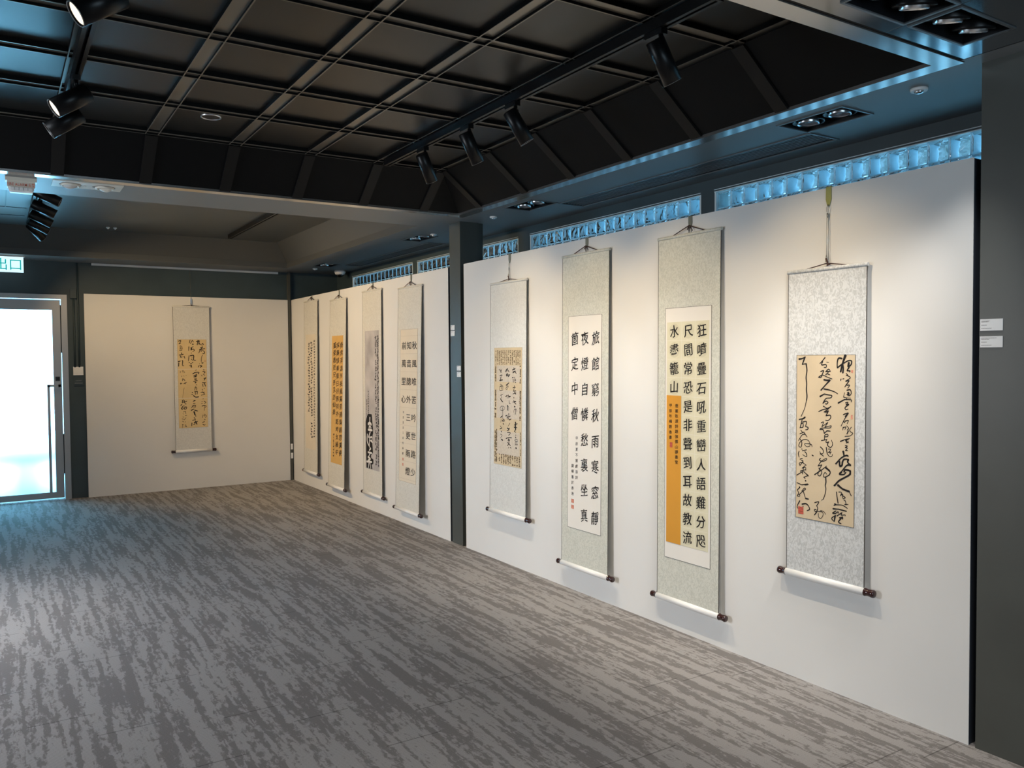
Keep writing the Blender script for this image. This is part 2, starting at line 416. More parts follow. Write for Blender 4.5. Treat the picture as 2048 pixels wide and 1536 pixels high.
# big coffer: metal lip, sloping panels with ribs, ribbed flat top
LW = .0865
lx, ly0, ly1 = BIG[1]-LW, BIG[2]+LW, BIG[3]-LW
b = MB(); z0, z1 = SZ-.004, SZ+.014
def lipbar(p): b.hexa([(x, y, z0) for x, y in p] + [(x, y, z1) for x, y in p])
g_ = .003
lipbar([(BIG[1]-g_, BIG[2]+g_), (BIG[1]-g_, BIG[3]-g_), (lx, ly1), (lx, ly0)])
lipbar([(BIG[1]-g_, BIG[3]-g_), (BIG[0], BIG[3]-g_), (BIG[0], ly1), (lx, ly1)])
lipbar([(BIG[0], BIG[2]+g_), (BIG[1]-g_, BIG[2]+g_), (lx, ly0), (BIG[0], ly0)])
struct('trim_4', b, 'lip_metal', 'polished metal lip around the black sunken ceiling')
S_ = .30; tx, ty0, ty1 = lx-S_, ly0+S_, ly1-S_; zb_ = SZ+.012
b = MB()
b.face([(lx, ly0, zb_), (lx, ly1, zb_), (tx, ty1, UZ), (tx, ty0, UZ)]); b.face([(lx, ly1, zb_), (BIG[0], ly1, zb_), (BIG[0], ty1, UZ), (tx, ty1, UZ)])
b.face([(BIG[0], ly0, zb_), (lx, ly0, zb_), (tx, ty0, UZ), (BIG[0], ty0, UZ)])
struct('ceiling_slope', b, 'coffer_paint', 'black sloping sides of the sunken ceiling')
# top: panels, pairs of rails and the boards between them
GX = [-.467-.502*k for k in range(11)]; GY = [2.06+.555*k for k in range(7)]
GY[0] = ty0-.04+.02; GY[6] = ty1-.035
HB = .036
b = MB(); b.plane(BIG[0], tx+.01, ty0-.01, ty1+.01, UZ+.025); struct('ceiling_panel', b, 'coffer_panel', 'dark brown square panels of the sunken ceiling')
b = MB()
for x in GX: b.plane(x-HB, x+HB, ty0, ty1, UZ+.013)
for y in GY: b.plane(BIG[0], tx, y-HB, y+HB, UZ+.0132)
struct('trim_5', b, 'rail_metal', 'flat strips between the ceiling rails')
b = MB(); b2 = MB()
for x in GX:
    for s in (-1, 1):
        b.box((x+s*HB-.0028, ty0-.01, UZ), (x+s*HB+.0028, ty1+.01, UZ+.002)); b2.box((x+s*HB-.0024, ty0-.01, UZ+.002), (x+s*HB+.0024, ty1+.01, UZ+.027))
for y in GY:
    for s in (-1, 1):
        b.box((BIG[0], y+s*HB-.0028, UZ+.0003), (tx+.01, y+s*HB+.0028, UZ+.002)); b2.box((BIG[0], y+s*HB-.0024, UZ+.002), (tx+.01, y+s*HB+.0024, UZ+.027))
struct('trim_6', b, 'rail_metal', 'paired thin rails of the ceiling grid')
struct('trim_8', b2, 'shade_black', 'sides of the ceiling grid rails, blackened as shade')  # shade between the rails is put into this black
def rib(p0, p1, side, nrm, hw=.036, h=.012):
    p0, p1, side, nrm = map(Vector, (p0, p1, side, nrm))
    return [p0-side*hw, p0+side*hw, p1+side*hw, p1-side*hw, p0-side*hw+nrm*h, p0+side*hw+nrm*h, p1+side*hw+nrm*h, p1-side*hw+nrm*h]
b = MB()
nr = Vector((-(UZ-zb_), 0, -S_)).normalized(); nb = Vector((0, -(UZ-zb_), -S_)).normalized()
for y in GY[1:6]: b.hexa(rib((lx, y, zb_), (tx, y, UZ), (0, 1, 0), nr))
b.hexa(rib((lx, 5.47, zb_), (tx, 5.47, UZ), (0, 1, 0), nr))
for x in GX[1:]: b.hexa(rib((x, ly1, zb_), (x, ty1, UZ), (1, 0, 0), nb))
b.hexa(rib((GX[0], ly1, zb_), (GX[0], ty1, UZ), (1, 0, 0), nb))
struct('trim_7', b, 'rib_paint', 'ribs on the sloping black ceiling sides')

# ------------------------------------------------------------------ door
d = empty('door_1', (DX0, YB, 0), 'frosted glass door in a stainless steel frame at the far left', kind='structure')
W_ = DX1-DX0
f = MB(); f.box((W_-.062, -.03, 0), (W_, .09, DZ)); f.box((0, -.03, 0), (.062, .09, DZ)); f.box((.062, -.03, DZ-.052), (W_-.062, .09, DZ)); f.build('door_frame', 'steel', d)
lx0, lx1 = .067, W_-.0705
lf = MB(); lf.box((lx0, .0, .022), (lx0+.082, .045, 2.303)); lf.box((lx1-.082, .0, .022), (lx1, .045, 2.303)); lf.box((lx0+.082, 0, .022), (lx1-.082, .045, .092)); lf.box((lx0+.082, 0, 2.19), (lx1-.082, .045, 2.303))
leaf = lf.build('door_leaf', 'steel', d)
g = MB(); g.box((lx0+.078, .017, .088), (lx1-.078, .029, 2.194)); g.build('glass_pane', 'frosted_glass', leaf)
h = MB(); hx = -2.822-DX0
h.box((hx-.014, -.07, .12), (hx+.014, -.045, 1.335)); h.box((hx-.014, -.07, 1.308), (lx1-.012, -.045, 1.335)); h.box((lx1-.04, -.07, 1.308), (lx1-.012, 0, 1.335)); h.box((hx-.014, -.07, .10), (hx+.014, 0, .125))
h.build('pull_handle', 'steel', leaf)
k = MB(); k.box((lx1-.064, -.003, 1.375), (lx1-.018, 0, 1.425)); k.lathe((lx1-.041, -.003, 1.40), (0, -1, 0), [(0, .010), (.006, .010), (.0065, .004)], 14); k.build('lock_plate', 'black_metal', leaf)
# gap blocks: the hinge and latch that close parts of the slit
k = MB(); k.box((lx1-.001, .005, 1.70), (W_-.061, .04, 2.25)); k.box((lx1-.001, .005, .30), (W_-.061, .04, .76)); k.build('door_seal', 'black_metal', d)

# bench outside, dimly seen through the frosted glass
t = empty('bench', (-2.98, 11.75, 0), 'pale bench dimly seen through the frosted glass door', 'bench')
b = MB(); b.box((-.45, -.2, .36), (.45, .2, .52)); b.build('seat', 'bench_paint', t)
for s in (-.12, .02): 
    b = MB(); b.box((s-.04, -.15, 0), (s+.04, .15, .36)); b.build('leg', 'bench_paint', t)

# ------------------------------------------------------------------ white boards
def board(mtx, loc, wd, ht, label, depth=.07):
    t = empty('display_board', loc, label, 'display board', 'white display boards', mtx=mtx)
    b = MB(); b.box((0, 0, 0), (wd, ht, .003)); b.build('facing', 'white_board', t)
    b = MB(); b.box((.002, 0, -depth), (wd-.002, ht-.002, 0)); b.build('core', 'board_edge', t)
PH = 2.386
board(BR, (0.003, 6.02, 0), 4.22, PH, 'wide white display board nearest the camera on the right, holding four scrolls')
board(BR, (0.003, 10.745, 0), 4.445, PH, 'white display board on the right beyond the column, holding four scrolls')
board(BB, (-2.44, 10.742, 0), 2.394, PH, 'white display board on the back wall beside the glass door', .034)

# ------------------------------------------------------------------ writing
_g = {}
def glyph(ch):
    if ch not in _g:
        c = bpy.data.curves.new('glyph', 'FONT'); c.body = ch; c.size = 1; c.offset = .002; c.resolution_u = 3
        o = bpy.data.objects.new('glyph', c); C.objects.link(o)
        me = bpy.data.meshes.new_from_object(o.evaluated_get(bpy.context.evaluated_depsgraph_get()))
        _g[ch] = ([tuple(v.co) for v in me.vertices], [tuple(p.vertices) for p in me.polygons])
        bpy.data.objects.remove(o); bpy.data.curves.remove(c); bpy.data.meshes.remove(me)
    return _g[ch]
class Sheet:
    """a flat sheet on a scroll, (u, v) 0..1 from its top left corner"""
    def __init__(s, sc_, x0, x1, z0, z1, lift): s.sc, s.x0, s.x1, s.z0, s.z1, s.l = sc_, x0, x1, z0, z1, lift
    def p(s, u, v, e=0):
        z = s.z1+(s.z0-s.z1)*v
        return (s.x0+(s.x1-s.x0)*u, z, s.sc.n(z)+s.l+e)
    def w(s): return s.x1-s.x0
    def h(s): return s.z1-s.z0
def char(mb, sh, ch, u, v, wd, ht, slant=.09, rnd=None, wob=.010, lift=.0006):
    vs, fs = glyph(ch); a = rnd.uniform(-1, 1) if rnd else 0; ph = R.uniform(0, 6)
    for dx, dy in (((-.015, -.003), (.015, .003), (0, .004)) if ht > .05 else ((-.008, 0), (.010, .004))):   # thick ink
        i = len(mb.v); lift += .00003
        for x, y, _ in vs:
            x += dx-.5; y += dy-.38
            y += slant*x; x += .05*a*y*2
            x2 = x + wob*math.sin(9*y+ph) ; y2 = y + wob*math.sin(8*x+ph*2)
            mb.v.append(sh.p(u+x2*wd/sh.w(), v-y2*ht/sh.h(), lift))
        for f in fs: mb.f.append(tuple(i+k for k in f)); mb.sm.append(False)
def brush(mb, sh, pts, wd, lift=.0007, even=False):
    """one brush stroke through (u, v) points: smoothed ribbon, swelling and tapering"""
    P = [Vector((u*sh.w(), -v*sh.h())) for u, v in pts]
    Q = []
    n = len(P)
    for i in range(n-1):
        a, b_, c, d = P[max(i-1, 0)], P[i], P[i+1], P[min(i+2, n-1)]
        steps = max(2, min(7, int((c-b_).length/wd/0.6)+1))
        for k in range(steps):
            t = k/steps
            Q.append(.5*((2*b_)+(c-a)*t+(2*a-5*b_+4*c-d)*t*t+(3*b_-a-3*c+d)*t**3))
    Q.append(P[-1]); m = len(Q)
    tot = sum((Q[k+1]-Q[k]).length for k in range(m-1)) or 1
    ext = wd*.35
    t0 = (Q[0]-Q[1]).normalized() if (Q[0]-Q[1]).length > 1e-9 else Vector((-1, 0)); t1 = (Q[-1]-Q[-2]).normalized() if (Q[-1]-Q[-2]).length > 1e-9 else -t0
    Q = [Q[0]+t0*ext] + Q + [Q[-1]+t1*ext]; m = len(Q)
    i = len(mb.v); lift += R.uniform(0, .0002); s = R.uniform(0, 6)
    for k, q in enumerate(Q):
        t = (Q[min(k+1, m-1)]-Q[max(k-1, 0)]); t = t.normalized() if t.length > 1e-9 else Vector((1, 0)); nn = Vector((-t.y, t.x))
        f = k/(m-1); r = wd*.5*(.95+.12*math.sin(5*f+s)) * (1 if even else 1.12-.30*f)
        if k == 0 or k == m-1: r *= .45
        for sg in (-1, 1):
            c = q+nn*r*sg; mb.v.append(sh.p(c.x/sh.w(), -c.y/sh.h(), lift))
    for k in range(m-1):
        a = i+2*k; mb.f.append((a, a+1, a+3, a+2)); mb.sm.append(False)
def traced(mb, sh, data):
    for st in data.split(';'):
        v = [int(q) for q in st.split(',')]
        brush(mb, sh, [(v[k]/1000, v[k+1]/1000) for k in range(1, len(v)-1, 2)], v[0]*1.5e-5)
def scribble(mb, sh, u, v, wd, ht, th, n=4, run=False):
    """a small cursive character made of a few linked strokes"""
    x0 = u-wd/2; y0 = v-ht/2
    for k in range(n):
        ax, ay = R.random(), (k+R.random()*.6)/n
        if R.random() < .5: pts = [(x0+wd*R.uniform(0, .4), y0+ht*ay), (x0+wd*R.uniform(.6, 1), y0+ht*(ay-R.uniform(0, .12)))]
        else: pts = [(x0+wd*ax, y0+ht*max(0, ay-.15)), (x0+wd*(ax+R.uniform(-.3, .3)), y0+ht*(ay+.1)), (x0+wd*(1-ax), y0+ht*min(1, ay+.3))]
        brush(mb, sh, pts, th*R.uniform(.7, 1.25))
def seal(name, parent, sh, u, v, wd, ht, material, label=None):
    b = MB(); c = sh.p(u, v, .0008)
    b.box((c[0]-wd/2, c[1]-ht/2, c[2]-.0001), (c[0]+wd/2, c[1]+ht/2, c[2]+.0002))
    return b.build(name, material, parent)

TR = {
  's9': '533,37,23,95,20,153,10;533,145,12,118,38,98,55;410,98,55,141,53,168,51;492,168,51,183,91,170,135,181,173,177,211,188,249,180,275;287,180,275,145,327,85,374;328,501,14,457,33,413,49;328,413,49,461,38,442,58,516,56,519,73,486,72;246,530,42,566,43;328,427,98,479,93,449,118,434,133,390,133;328,390,133,456,119,552,132,624,141;328,519,98,566,83,595,97;328,515,117,559,102;328,552,112,588,117;328,512,98,588,97;615,486,147,537,150,588,149;533,584,150,508,180,434,210;369,485,202,566,206,667,217,721,228;533,419,248,493,232;369,493,232,559,236,624,240,602,253,522,259,470,288;369,470,288,522,274,558,281,529,292,514,289;328,477,305,536,316;328,399,339,463,327,536,319,609,305;328,602,305,551,324,492,340;328,521,342,565,331,543,351;820,843,2,802,46,767,97;492,788,21,731,19,710,41,710,75;492,710,75,802,50;615,795,48,809,77,802,104;451,816,48,885,34,940,34,940,53,899,70;820,899,46,892,67;451,906,72,872,91,920,91,913,98;328,858,108,886,118,858,119;328,879,120,927,132,851,152;328,774,140,767,150;328,802,140,823,138;328,851,154,907,149,879,164,837,186;328,872,176,914,176,886,193;369,872,205,928,202,942,224,907,236,872,229;820,893,219,900,227;246,834,220,820,242;246,816,245,865,249,935,250;246,865,249,872,261;492,731,282,837,259;328,837,259,942,260,942,272;328,851,279,893,275,859,291;328,859,291,907,287,845,306,859,318,894,314;328,817,348,894,336;328,894,336,845,359;328,492,339,551,338,525,361;328,525,361,595,357,605,372,565,388,521,388;287,443,406,484,400,454,429;287,454,429,558,401;287,558,401,506,430;287,506,430,572,423,616,419;287,616,419,594,432,454,437,421,446;328,421,446,477,446,499,468;328,499,468,543,451;328,550,451,602,451;287,513,475,558,472,558,484,513,488;287,506,478,502,508;287,450,512,543,502;287,543,502,528,520,579,516;287,572,516,557,537,609,548,641,529,623,504;287,431,551,476,565,483,585,446,592,424,580;287,431,592,491,605;287,535,550,550,583,587,601,630,600,638,589;287,572,559,609,560,587,576;287,565,579,623,575;287,601,576,601,588;287,438,620,416,631,475,636,535,626,542,616,505,622,446,638;287,446,638,393,668;287,393,668,460,658;287,460,658,415,690;328,335,723,460,688,542,662;328,520,673,601,695,594,708;287,901,338,838,374,781,417;287,817,387,845,396;287,845,386,901,380,880,400;246,817,421,810,439;246,824,423,859,420,845,435;246,873,412,908,426,880,437;451,901,441,880,459;246,950,418,922,435,936,445,974,454,929,470;246,845,475,929,470;328,771,507,845,494,922,485;328,901,490,859,499,902,510,895,500;328,873,489,874,513;287,852,529,888,530,853,541;287,853,541,888,542,860,556;287,856,556,895,556;697,821,564,835,587;533,832,592,881,585,902,589;533,699,642,782,606,839,591;574,760,625,768,652,803,645,810,627,839,609,909,608;574,909,608,895,624,944,639;533,944,639,881,644,796,683;533,796,686,761,700,832,699,867,685;574,839,684,853,671,924,672,945,691;287,121,347,85,376;410,50,395,136,386,159,377,113,389;328,105,394,65,447;328,89,420,120,417,119,440,73,444;328,112,409,182,405,166,434;328,166,436,212,440,205,451,166,455;287,80,460,111,472;287,64,483,135,471;287,135,471,196,498;287,165,483,103,490,40,526;246,64,512,102,537,86,564,47,560,63,538,126,518,211,518,250,540,242,553,188,557,149,543,211,539;246,211,539,272,542,288,556;287,54,591,38,607,54,628;287,94,576,110,576;287,109,586,187,578;287,156,590,187,602,187,620,117,610;369,287,606,310,610;287,69,640,116,633;287,93,647,124,649,69,680;287,69,677,61,664,132,656;287,116,659,186,672;287,170,675,108,694;287,108,694,170,686,178,704;287,76,714,178,699;287,139,687,115,730;287,12,741,123,714;287,139,713,224,738;328,408,680,460,701,430,726,392,720,415,695;328,535,670,601,690,594,710,542,725,497,730,494,715,520,701,546,710;369,527,729,534,759,523,780,534,798,523,829,489,864;164,489,864,455,872;328,341,893,414,884,376,910;328,376,910,394,925,375,947;328,375,947,345,946,337,936,368,934;328,337,968,383,946;246,383,944,474,943,489,960,451,982,413,976,406,955;246,444,935,504,939,533,952;615,938,672,931,694,853,715,753,740,681,772;533,674,772,717,757;738,739,766,818,785,924,794;328,924,794,959,817;369,714,808,725,838,743,873;287,754,806,797,806,782,827;287,782,825,818,815,818,838;287,811,823,861,833,825,842;287,840,849,861,851,875,870;287,854,874,911,870;328,681,881,710,880;328,674,890,717,884,818,881,897,894;492,659,911,754,908;410,754,908,883,912;328,710,921,652,937,696,937,746,923,746,934;328,710,946,637,969,681,986;533,696,952,681,984;287,725,950,804,925;287,811,924,797,940,861,934,861,941;410,768,958,819,952,819,962;410,819,949,754,982,797,991;287,147,716,224,733;287,224,734,138,748;369,146,749,165,755;533,173,768,181,770;328,19,788,106,797;328,106,797,216,786,216,791,161,796;287,66,809,58,818;287,74,814,26,833,50,845;287,50,845,42,858;287,42,858,26,870,65,870,73,862,42,858;287,66,857,137,832,176,819,153,815,105,836;287,137,837,160,860,175,877;451,175,877,230,878;328,73,897,33,926,32,944,104,940,136,927;451,112,916,183,909,229,919;328,229,919,252,939,206,950',
  's6': '504,668,187,772,176;504,720,169,735,186;504,690,204,780,196;504,780,196,691,211;504,758,200,810,217;576,669,252,706,249;576,699,263,707,290;360,759,245,736,255;360,752,262,797,265;360,752,272,797,275;360,759,262,767,290,797,289;432,738,318,738,328;432,693,336,783,331;432,738,342,709,364;432,709,364,799,359;432,739,370,800,390;432,694,388,769,380;360,784,363,800,390;648,725,418,734,421;504,725,441,756,462;504,695,456,801,447;504,756,458,802,471;504,417,205,463,184,508,174;504,455,181,463,205;504,493,184,554,205;504,493,219,447,230,478,243;504,463,233,555,229;504,509,219,524,243,585,225;576,448,318,540,299;288,540,288,548,299;288,433,346,494,324,525,327,479,353,440,350;504,433,414,495,402;504,472,403,495,427;504,526,398,541,426;720,557,412,603,411;360,557,444,573,469,604,470;576,183,186,199,189;360,261,182,238,199;360,230,196,285,192;648,246,205,269,206;432,214,238,308,232;432,261,227,261,252;576,253,252,245,281;576,206,278,323,273;360,229,309,245,316;360,276,312,292,311;360,221,327,213,363,308,364;360,221,329,323,326,323,362;360,268,330,276,355;360,244,406,323,398;360,276,413,276,431;648,244,435,276,449,331,461;648,741,493,779,494;288,742,514,720,543;288,742,514,818,513,833,537;504,788,517,781,556;1080,790,624,791,682;504,745,647,851,633;504,737,665,844,666;504,746,701,807,682;576,792,704,795,707;576,803,729,806,731;720,793,747,808,754;360,763,774,824,765,870,770;360,794,780,779,817;360,794,780,870,781;360,809,794,855,793;360,794,809,871,807;864,803,837,829,838;792,503,487,504,527;360,503,487,542,504,535,530;504,434,579,496,570;504,481,571,496,607;504,543,555,551,591;504,496,588,605,575;504,528,595,574,608,636,598;288,590,637,520,664;576,497,680,560,689,489,702;576,575,677,544,697;432,497,716,607,717,545,741;504,450,770,545,759,654,757;360,529,771,576,773;360,514,782,592,780;576,545,770,561,807,498,829;576,514,801,608,824;504,554,840,546,848;504,609,840,632,845;288,228,518,276,499,370,501,394,518,323,534,228,531;360,323,509,320,582;576,315,582,243,597;360,323,596,355,610;360,307,619,386,613,386,624,307,626,339,614;288,267,609,259,639;504,339,644,371,654;432,243,669,275,682;432,226,695,307,685;576,267,712,291,719;288,242,739,307,748,242,773;792,282,783,331,789',
  's1': '792,653,22,769,16;792,717,9,683,60;792,748,16,747,53;792,757,46,799,57;576,841,60,863,43;576,874,43,905,58;720,852,74,862,77;792,765,115,945,103;792,798,94,872,91;576,830,91,829,108;576,787,115,732,153;576,818,122,817,139;576,860,122,933,139,922,159,869,161;432,858,177,820,211,813,253;504,749,274,759,277;504,833,273,876,270;504,823,263,887,261;648,716,298,720,314;720,758,295,832,301;720,779,315,822,308;504,440,5,412,40;504,515,9,449,47;504,525,12,557,29;720,513,53,556,53;576,394,81,381,126;576,544,81,458,95;576,468,95,467,123;576,457,116,553,109,574,126,520,136;576,490,98,494,116;504,466,154,487,154;504,395,182,365,244;720,432,185,550,181,548,230,622,235;432,485,199,496,202;432,473,220,515,240;648,386,263,407,262;648,493,261,525,259;504,428,275,493,273;504,395,296,460,293;504,460,289,437,314;504,470,296,480,319;504,41,19,118,12,106,30,51,50,116,43;504,82,75,125,71;504,103,82,91,106;504,147,78,161,109,113,102;504,69,120,155,120;576,55,176,207,165;576,132,151,163,175;576,109,183,97,200,162,196;576,217,189,248,213;720,18,249,95,242;720,39,263,27,302;576,149,238,171,242,158,291,206,294;432,873,339,915,346;432,851,363,925,363;432,894,356,914,380;432,946,370,903,387;432,818,405,828,419;432,871,394,934,411;576,891,443,965,439;576,901,464,955,435;576,836,492,942,491;432,596,351,650,344;720,509,390,595,375,723,375,691,392;720,627,393,636,413,540,411;720,594,400,593,417;720,540,425,625,424;648,560,449,635,445;648,581,459,635,459;648,527,477,666,467;648,580,484,623,490;360,89,358,77,375;360,154,354,187,350;360,143,364,230,367,218,374;360,130,410,118,421;360,184,410,206,413;360,271,406,282,409;504,161,441,149,466;504,182,445,236,466;504,71,499,136,495;504,93,488,92,505;504,190,501,289,483;504,235,487,245,504;576,836,494,953,493;576,846,511,856,536;576,910,500,941,535;504,897,556,908,559;504,822,567,843,578;504,821,595,832,602;504,768,603,906,601;504,853,605,916,626;504,788,634,895,629;504,579,496,623,489;504,611,513,643,517;504,589,535,610,531;504,577,545,565,577;504,588,549,631,548,630,573;576,467,599,489,606;576,456,624,488,627;576,554,595,651,590,638,625;576,586,601,585,626;864,520,637,584,654,691,653;216,199,545,170,591,144,659;504,840,679,861,677;432,796,708,828,707;432,784,732,827,728;432,881,703,945,720,880,731;576,805,760,890,752,954,762,911,777;360,890,752,883,812;360,833,859,810,894;360,876,851,950,875,906,896;576,865,869,891,875;576,884,914,906,918;576,808,947,884,939;576,818,965,861,978,904,974;504,517,693,582,693;504,495,704,571,696;504,505,725,570,725;504,493,750,438,776;504,493,747,580,749,568,774;504,525,757,525,775;720,426,804,524,789;720,545,803,652,815;1224,523,821,553,856;504,575,862,585,877;576,464,917,573,912;576,520,888,562,902;792,517,945,637,933;792,561,927,614,965;576,495,967,560,955;576,441,946,434,982;648,126,691,171,683;648,137,691,125,716;648,203,690,180,712,279,696;648,69,742,113,734;648,212,726,256,729;648,167,747,189,751;648,145,755,89,780,133,787,155,769;648,199,765,265,764,253,785,187,786,210,772;360,153,819,241,810;360,230,814,239,839;360,141,837,152,844;360,216,861,271,860;360,128,873,172,879;360,105,895,171,904;360,237,885,181,908;360,115,923,169,933;360,213,929,224,936;360,102,959,157,958;360,124,962,111,995;360,200,979,265,985;360,223,961,243,989'}

# ------------------------------------------------------------------ hanging scrolls
class Scroll:
    def __init__(s, mtx, loc, wd, zb, zt, label, silk_, db=.03, dt=.018, cord='v', apex=.05):
        """loc: point on the board face at floor level below the scroll's middle; x right, y up, z out of the board"""
        s.zb, s.zt, s.db, s.dt, s.wd, s.apex = zb, zt, db, dt, wd, apex
        s.o = o = empty('hanging_scroll', loc, label, 'scroll', 'calligraphy scrolls hung along the display boards', mtx=mtx)
        h = wd/2
        b = MB(); n = s.n; y0, y1 = zb+.005, zt-.004
        b.hexa([(-h, y0, n(y0)-.0012), (h, y0, n(y0)-.0012), (h, y0, n(y0)), (-h, y0, n(y0)), (-h, y1, n(y1)-.0012), (h, y1, n(y1)-.0012), (h, y1, n(y1)), (-h, y1, n(y1))])
        b.build('mounting', silk_, o)
        for sg in (-1, 1):
            b = MB(); xa, xb = sorted((sg*h, sg*(h-.0035)))
            b.hexa([(xa, y0, n(y0)-.0016), (xb, y0, n(y0)-.0016), (xb, y0, n(y0)+.0005), (xa, y0, n(y0)+.0005), (xa, y1, n(y1)-.0016), (xb, y1, n(y1)-.0016), (xb, y1, n(y1)+.0005), (xa, y1, n(y1)+.0005)])
            b.build('edging', 'line_dark', o)
        b = MB(); r = .0095; b.lathe((-h-.004, zt, n(zt)-.002), (1, 0, 0), [(0, r*.8), (.002, r), (wd+.006, r), (wd+.008, r*.8)], 16); b.build('top_rod', silk_, o)
        rr = .0185; yc = zb-.002; zc = max(n(zb)-.004, rr+.002)
        b = MB(); b.lathe((-h-.001, yc, zc), (1, 0, 0), [(0, rr), (wd+.002, rr)], 24)
        ro = b.build('roller', 'roller_satin', o)
        for sg in (-1, 1):
            b = MB(); b.lathe((sg*(h+.001), yc, zc), (sg, 0, 0), [(0, rr*1.02), (.003, rr*1.03), (.005, rr*.93), (.018, rr*.86), (.030, rr*.93), (.040, rr*1.02), (.047, rr*.9), (.050, rr*.55), (.0508, .001)], 20)
            b.build('roller_knob', 'knob_lacquer', ro)
        # hanging cord: two ends on the top rod, apex on the hook
        q = .25*wd; za = n(zt)-.002
        b = MB(); ap = (0, zt+apex, .012)
        if cord == 'v':
            b.tube([(-q, zt+.008, za), (-q*.5, zt+.006+apex*.45, za*.9+.002), ap], .0028, 6); b.tube([(q, zt+.008, za), (q*.5, zt+.006+apex*.45, za*.9+.002), ap], .0028, 6)
            b.tube([(-.012, zt+apex*.55, .014), (.002, zt+apex*1.02, .016), (.018, zt+apex*.72, .014), (.03, zt+apex*.35, .015)], .0026, 6)
            b.tube([(.0, zt+apex*.95, .016), (.004, zt+apex*.35, .016)], .0026, 6)
        else:
            b.tube([(-q, zt+.008, za), (0, zt+apex*.85, .014), (q, zt+.008, za)], .0025, 6)
            b.tube([(-.004, zt+apex*1.6, .015), (.006, zt+apex, .017), (.004, zt+apex*.5, .016), (.018, zt+apex*.7, .016)], .0045, 6)
        b.build('cord', 'cord_brown', o)
    def n(s, z): return s.db+(s.dt-s.db)*(z-s.zb)/(s.zt-s.zb)
    def sheet(s, name, x0, x1, z0, z1, material, lift, line=None, lw=.0018):
        b = MB(); n = s.n; a = lift-.0006
        b.hexa([(x0, z0, n(z0)+a), (x1, z0, n(z0)+a), (x1, z0, n(z0)+lift), (x0, z0, n(z0)+lift), (x0, z1, n(z1)+a), (x1, z1, n(z1)+a), (x1, z1, n(z1)+lift), (x0, z1, n(z1)+lift)])
        ob = b.build(name, material, s.o)
        if line:
            b = MB(); e = lift+.0004
            for xa, xb, ya, yb in ((x0-lw, x1+lw, z1, z1+lw), (x0-lw, x1+lw, z0-lw, z0), (x0-lw, x0, z0, z1), (x1, x1+lw, z0, z1)):
                b.hexa([(xa, ya, n(ya)+a), (xb, ya, n(ya)+a), (xb, ya, n(ya)+e), (xa, ya, n(ya)+e), (xa, yb, n(yb)+a), (xb, yb, n(yb)+a), (xb, yb, n(yb)+e), (xa, yb, n(yb)+e)])
            b.build('border_line', line, s.o)
        return ob, Sheet(s, x0, x1, z0, z1, lift)

def col_chars(b, sh, txt, u, vs, wd, ht, slant=.09, rnd=None, wob=.010):
    for ch, v in zip(txt, vs): char(b, sh, ch, u, v, wd, ht, slant, rnd, wob)

# -- nearest scroll: large cursive on tan paper, grey silk
S = Scroll(BR, (0, 2.473, 0), .432, .530, 2.006, 'hanging scroll nearest the camera, wild cursive on tan paper with a red seal', 'silk_grey', .030, .020, 'flat', .03)
pa, sh = S.sheet('artwork_paper', -.159, .160, .811, 1.60, 'paper_tan', .0016, 'line_dark')
b = MB(); traced(b, sh, TR['s9']); b.build('calligraphy', 'ink', pa)
seal('seal', pa, sh, .092, .955, .030, .036, 'seal_red'); seal('seal', pa, sh, .955, .095, .010, .012, 'seal_pale'); seal('seal', pa, sh, .955, .36, .009, .02, 'seal_pale')

# -- second: regular script with discs and an orange strip
S = Scroll(BR, (0, 3.378, 0), .492, .185, 2.285, 'tall hanging scroll of regular script with a long orange strip at lower left', 'silk_green', .036, .017)
pw, shw = S.sheet('inner_mount', -.180, .180, .430, 1.877, 'paper_white', .0014, 'line_dark')
pa, sh = S.sheet('artwork_paper', -.166, .166, .520, 1.797, 'paper_cream', .0024)
po, sho = S.sheet('orange_strip', -.166, -.047, .520, 1.375, 'paper_orange', .0034)
po['label'] = 'orange paper strip'
rows = [(.5+k)/12 for k in range(12)]; us = (.18, .52, .835)
b = MB(); bl = MB()
for c, txt in enumerate(('水盡籠山', '尺間常恐是非聲到耳故教流', '狂噴疊石吼重巒人語難分咫')):
    for k, ch in enumerate(txt):
        cc = sh.p(us[c], rows[k], .0003); rad = .044; q = len(bl.v)
        bl.v += [(cc[0]+rad*math.cos(a*math.pi/14), cc[1]+rad*math.sin(a*math.pi/14), S.n(cc[1]+rad*math.sin(a*math.pi/14))+.0027) for a in range(28)]
        bl.f.append(tuple(range(q, q+28))); bl.sm.append(False)
        char(b, sh, ch, us[c], rows[k], .074, .075, .13, R, .018, .0009)
bl.build('paper_disc', 'paper_disc', pa); b.build('calligraphy', 'ink', pa)
b = MB()
for k in range(1, 12):
    p = sh.p(0, k/12); b.box((sh.x0 if k < 5 else -.047, p[1]-.0006, p[2]), (sh.x1, p[1]+.0006, p[2]+.0002))
for u in (.355, .685):
    q = sh.p(u, 1); t_ = sh.p(u, 0); b.hexa([(q[0]-.0006, q[1], q[2]), (q[0]+.0006, q[1], q[2]), (q[0]+.0006, q[1], q[2]+.0002), (q[0]-.0006, q[1], q[2]+.0002), (t_[0]-.0006, t_[1], t_[2]), (t_[0]+.0006, t_[1], t_[2]), (t_[0]+.0006, t_[1], t_[2]+.0002), (t_[0]-.0006, t_[1], t_[2]+.0002)])
b.build('ruled_lines', 'paper_white', pa)
b = MB()
col_chars(b, sho, '唐崔致遠詩題伽倻山讀書堂', .70, [.068+k*.0345 for k in range(12)], .027, .023, .08, R)
col_chars(b, sho, '甲辰年楊碧香書', .28, [.068+k*.036 for k in range(7)], .025, .022, .08, R)
b.build('inscription', 'ink', po)
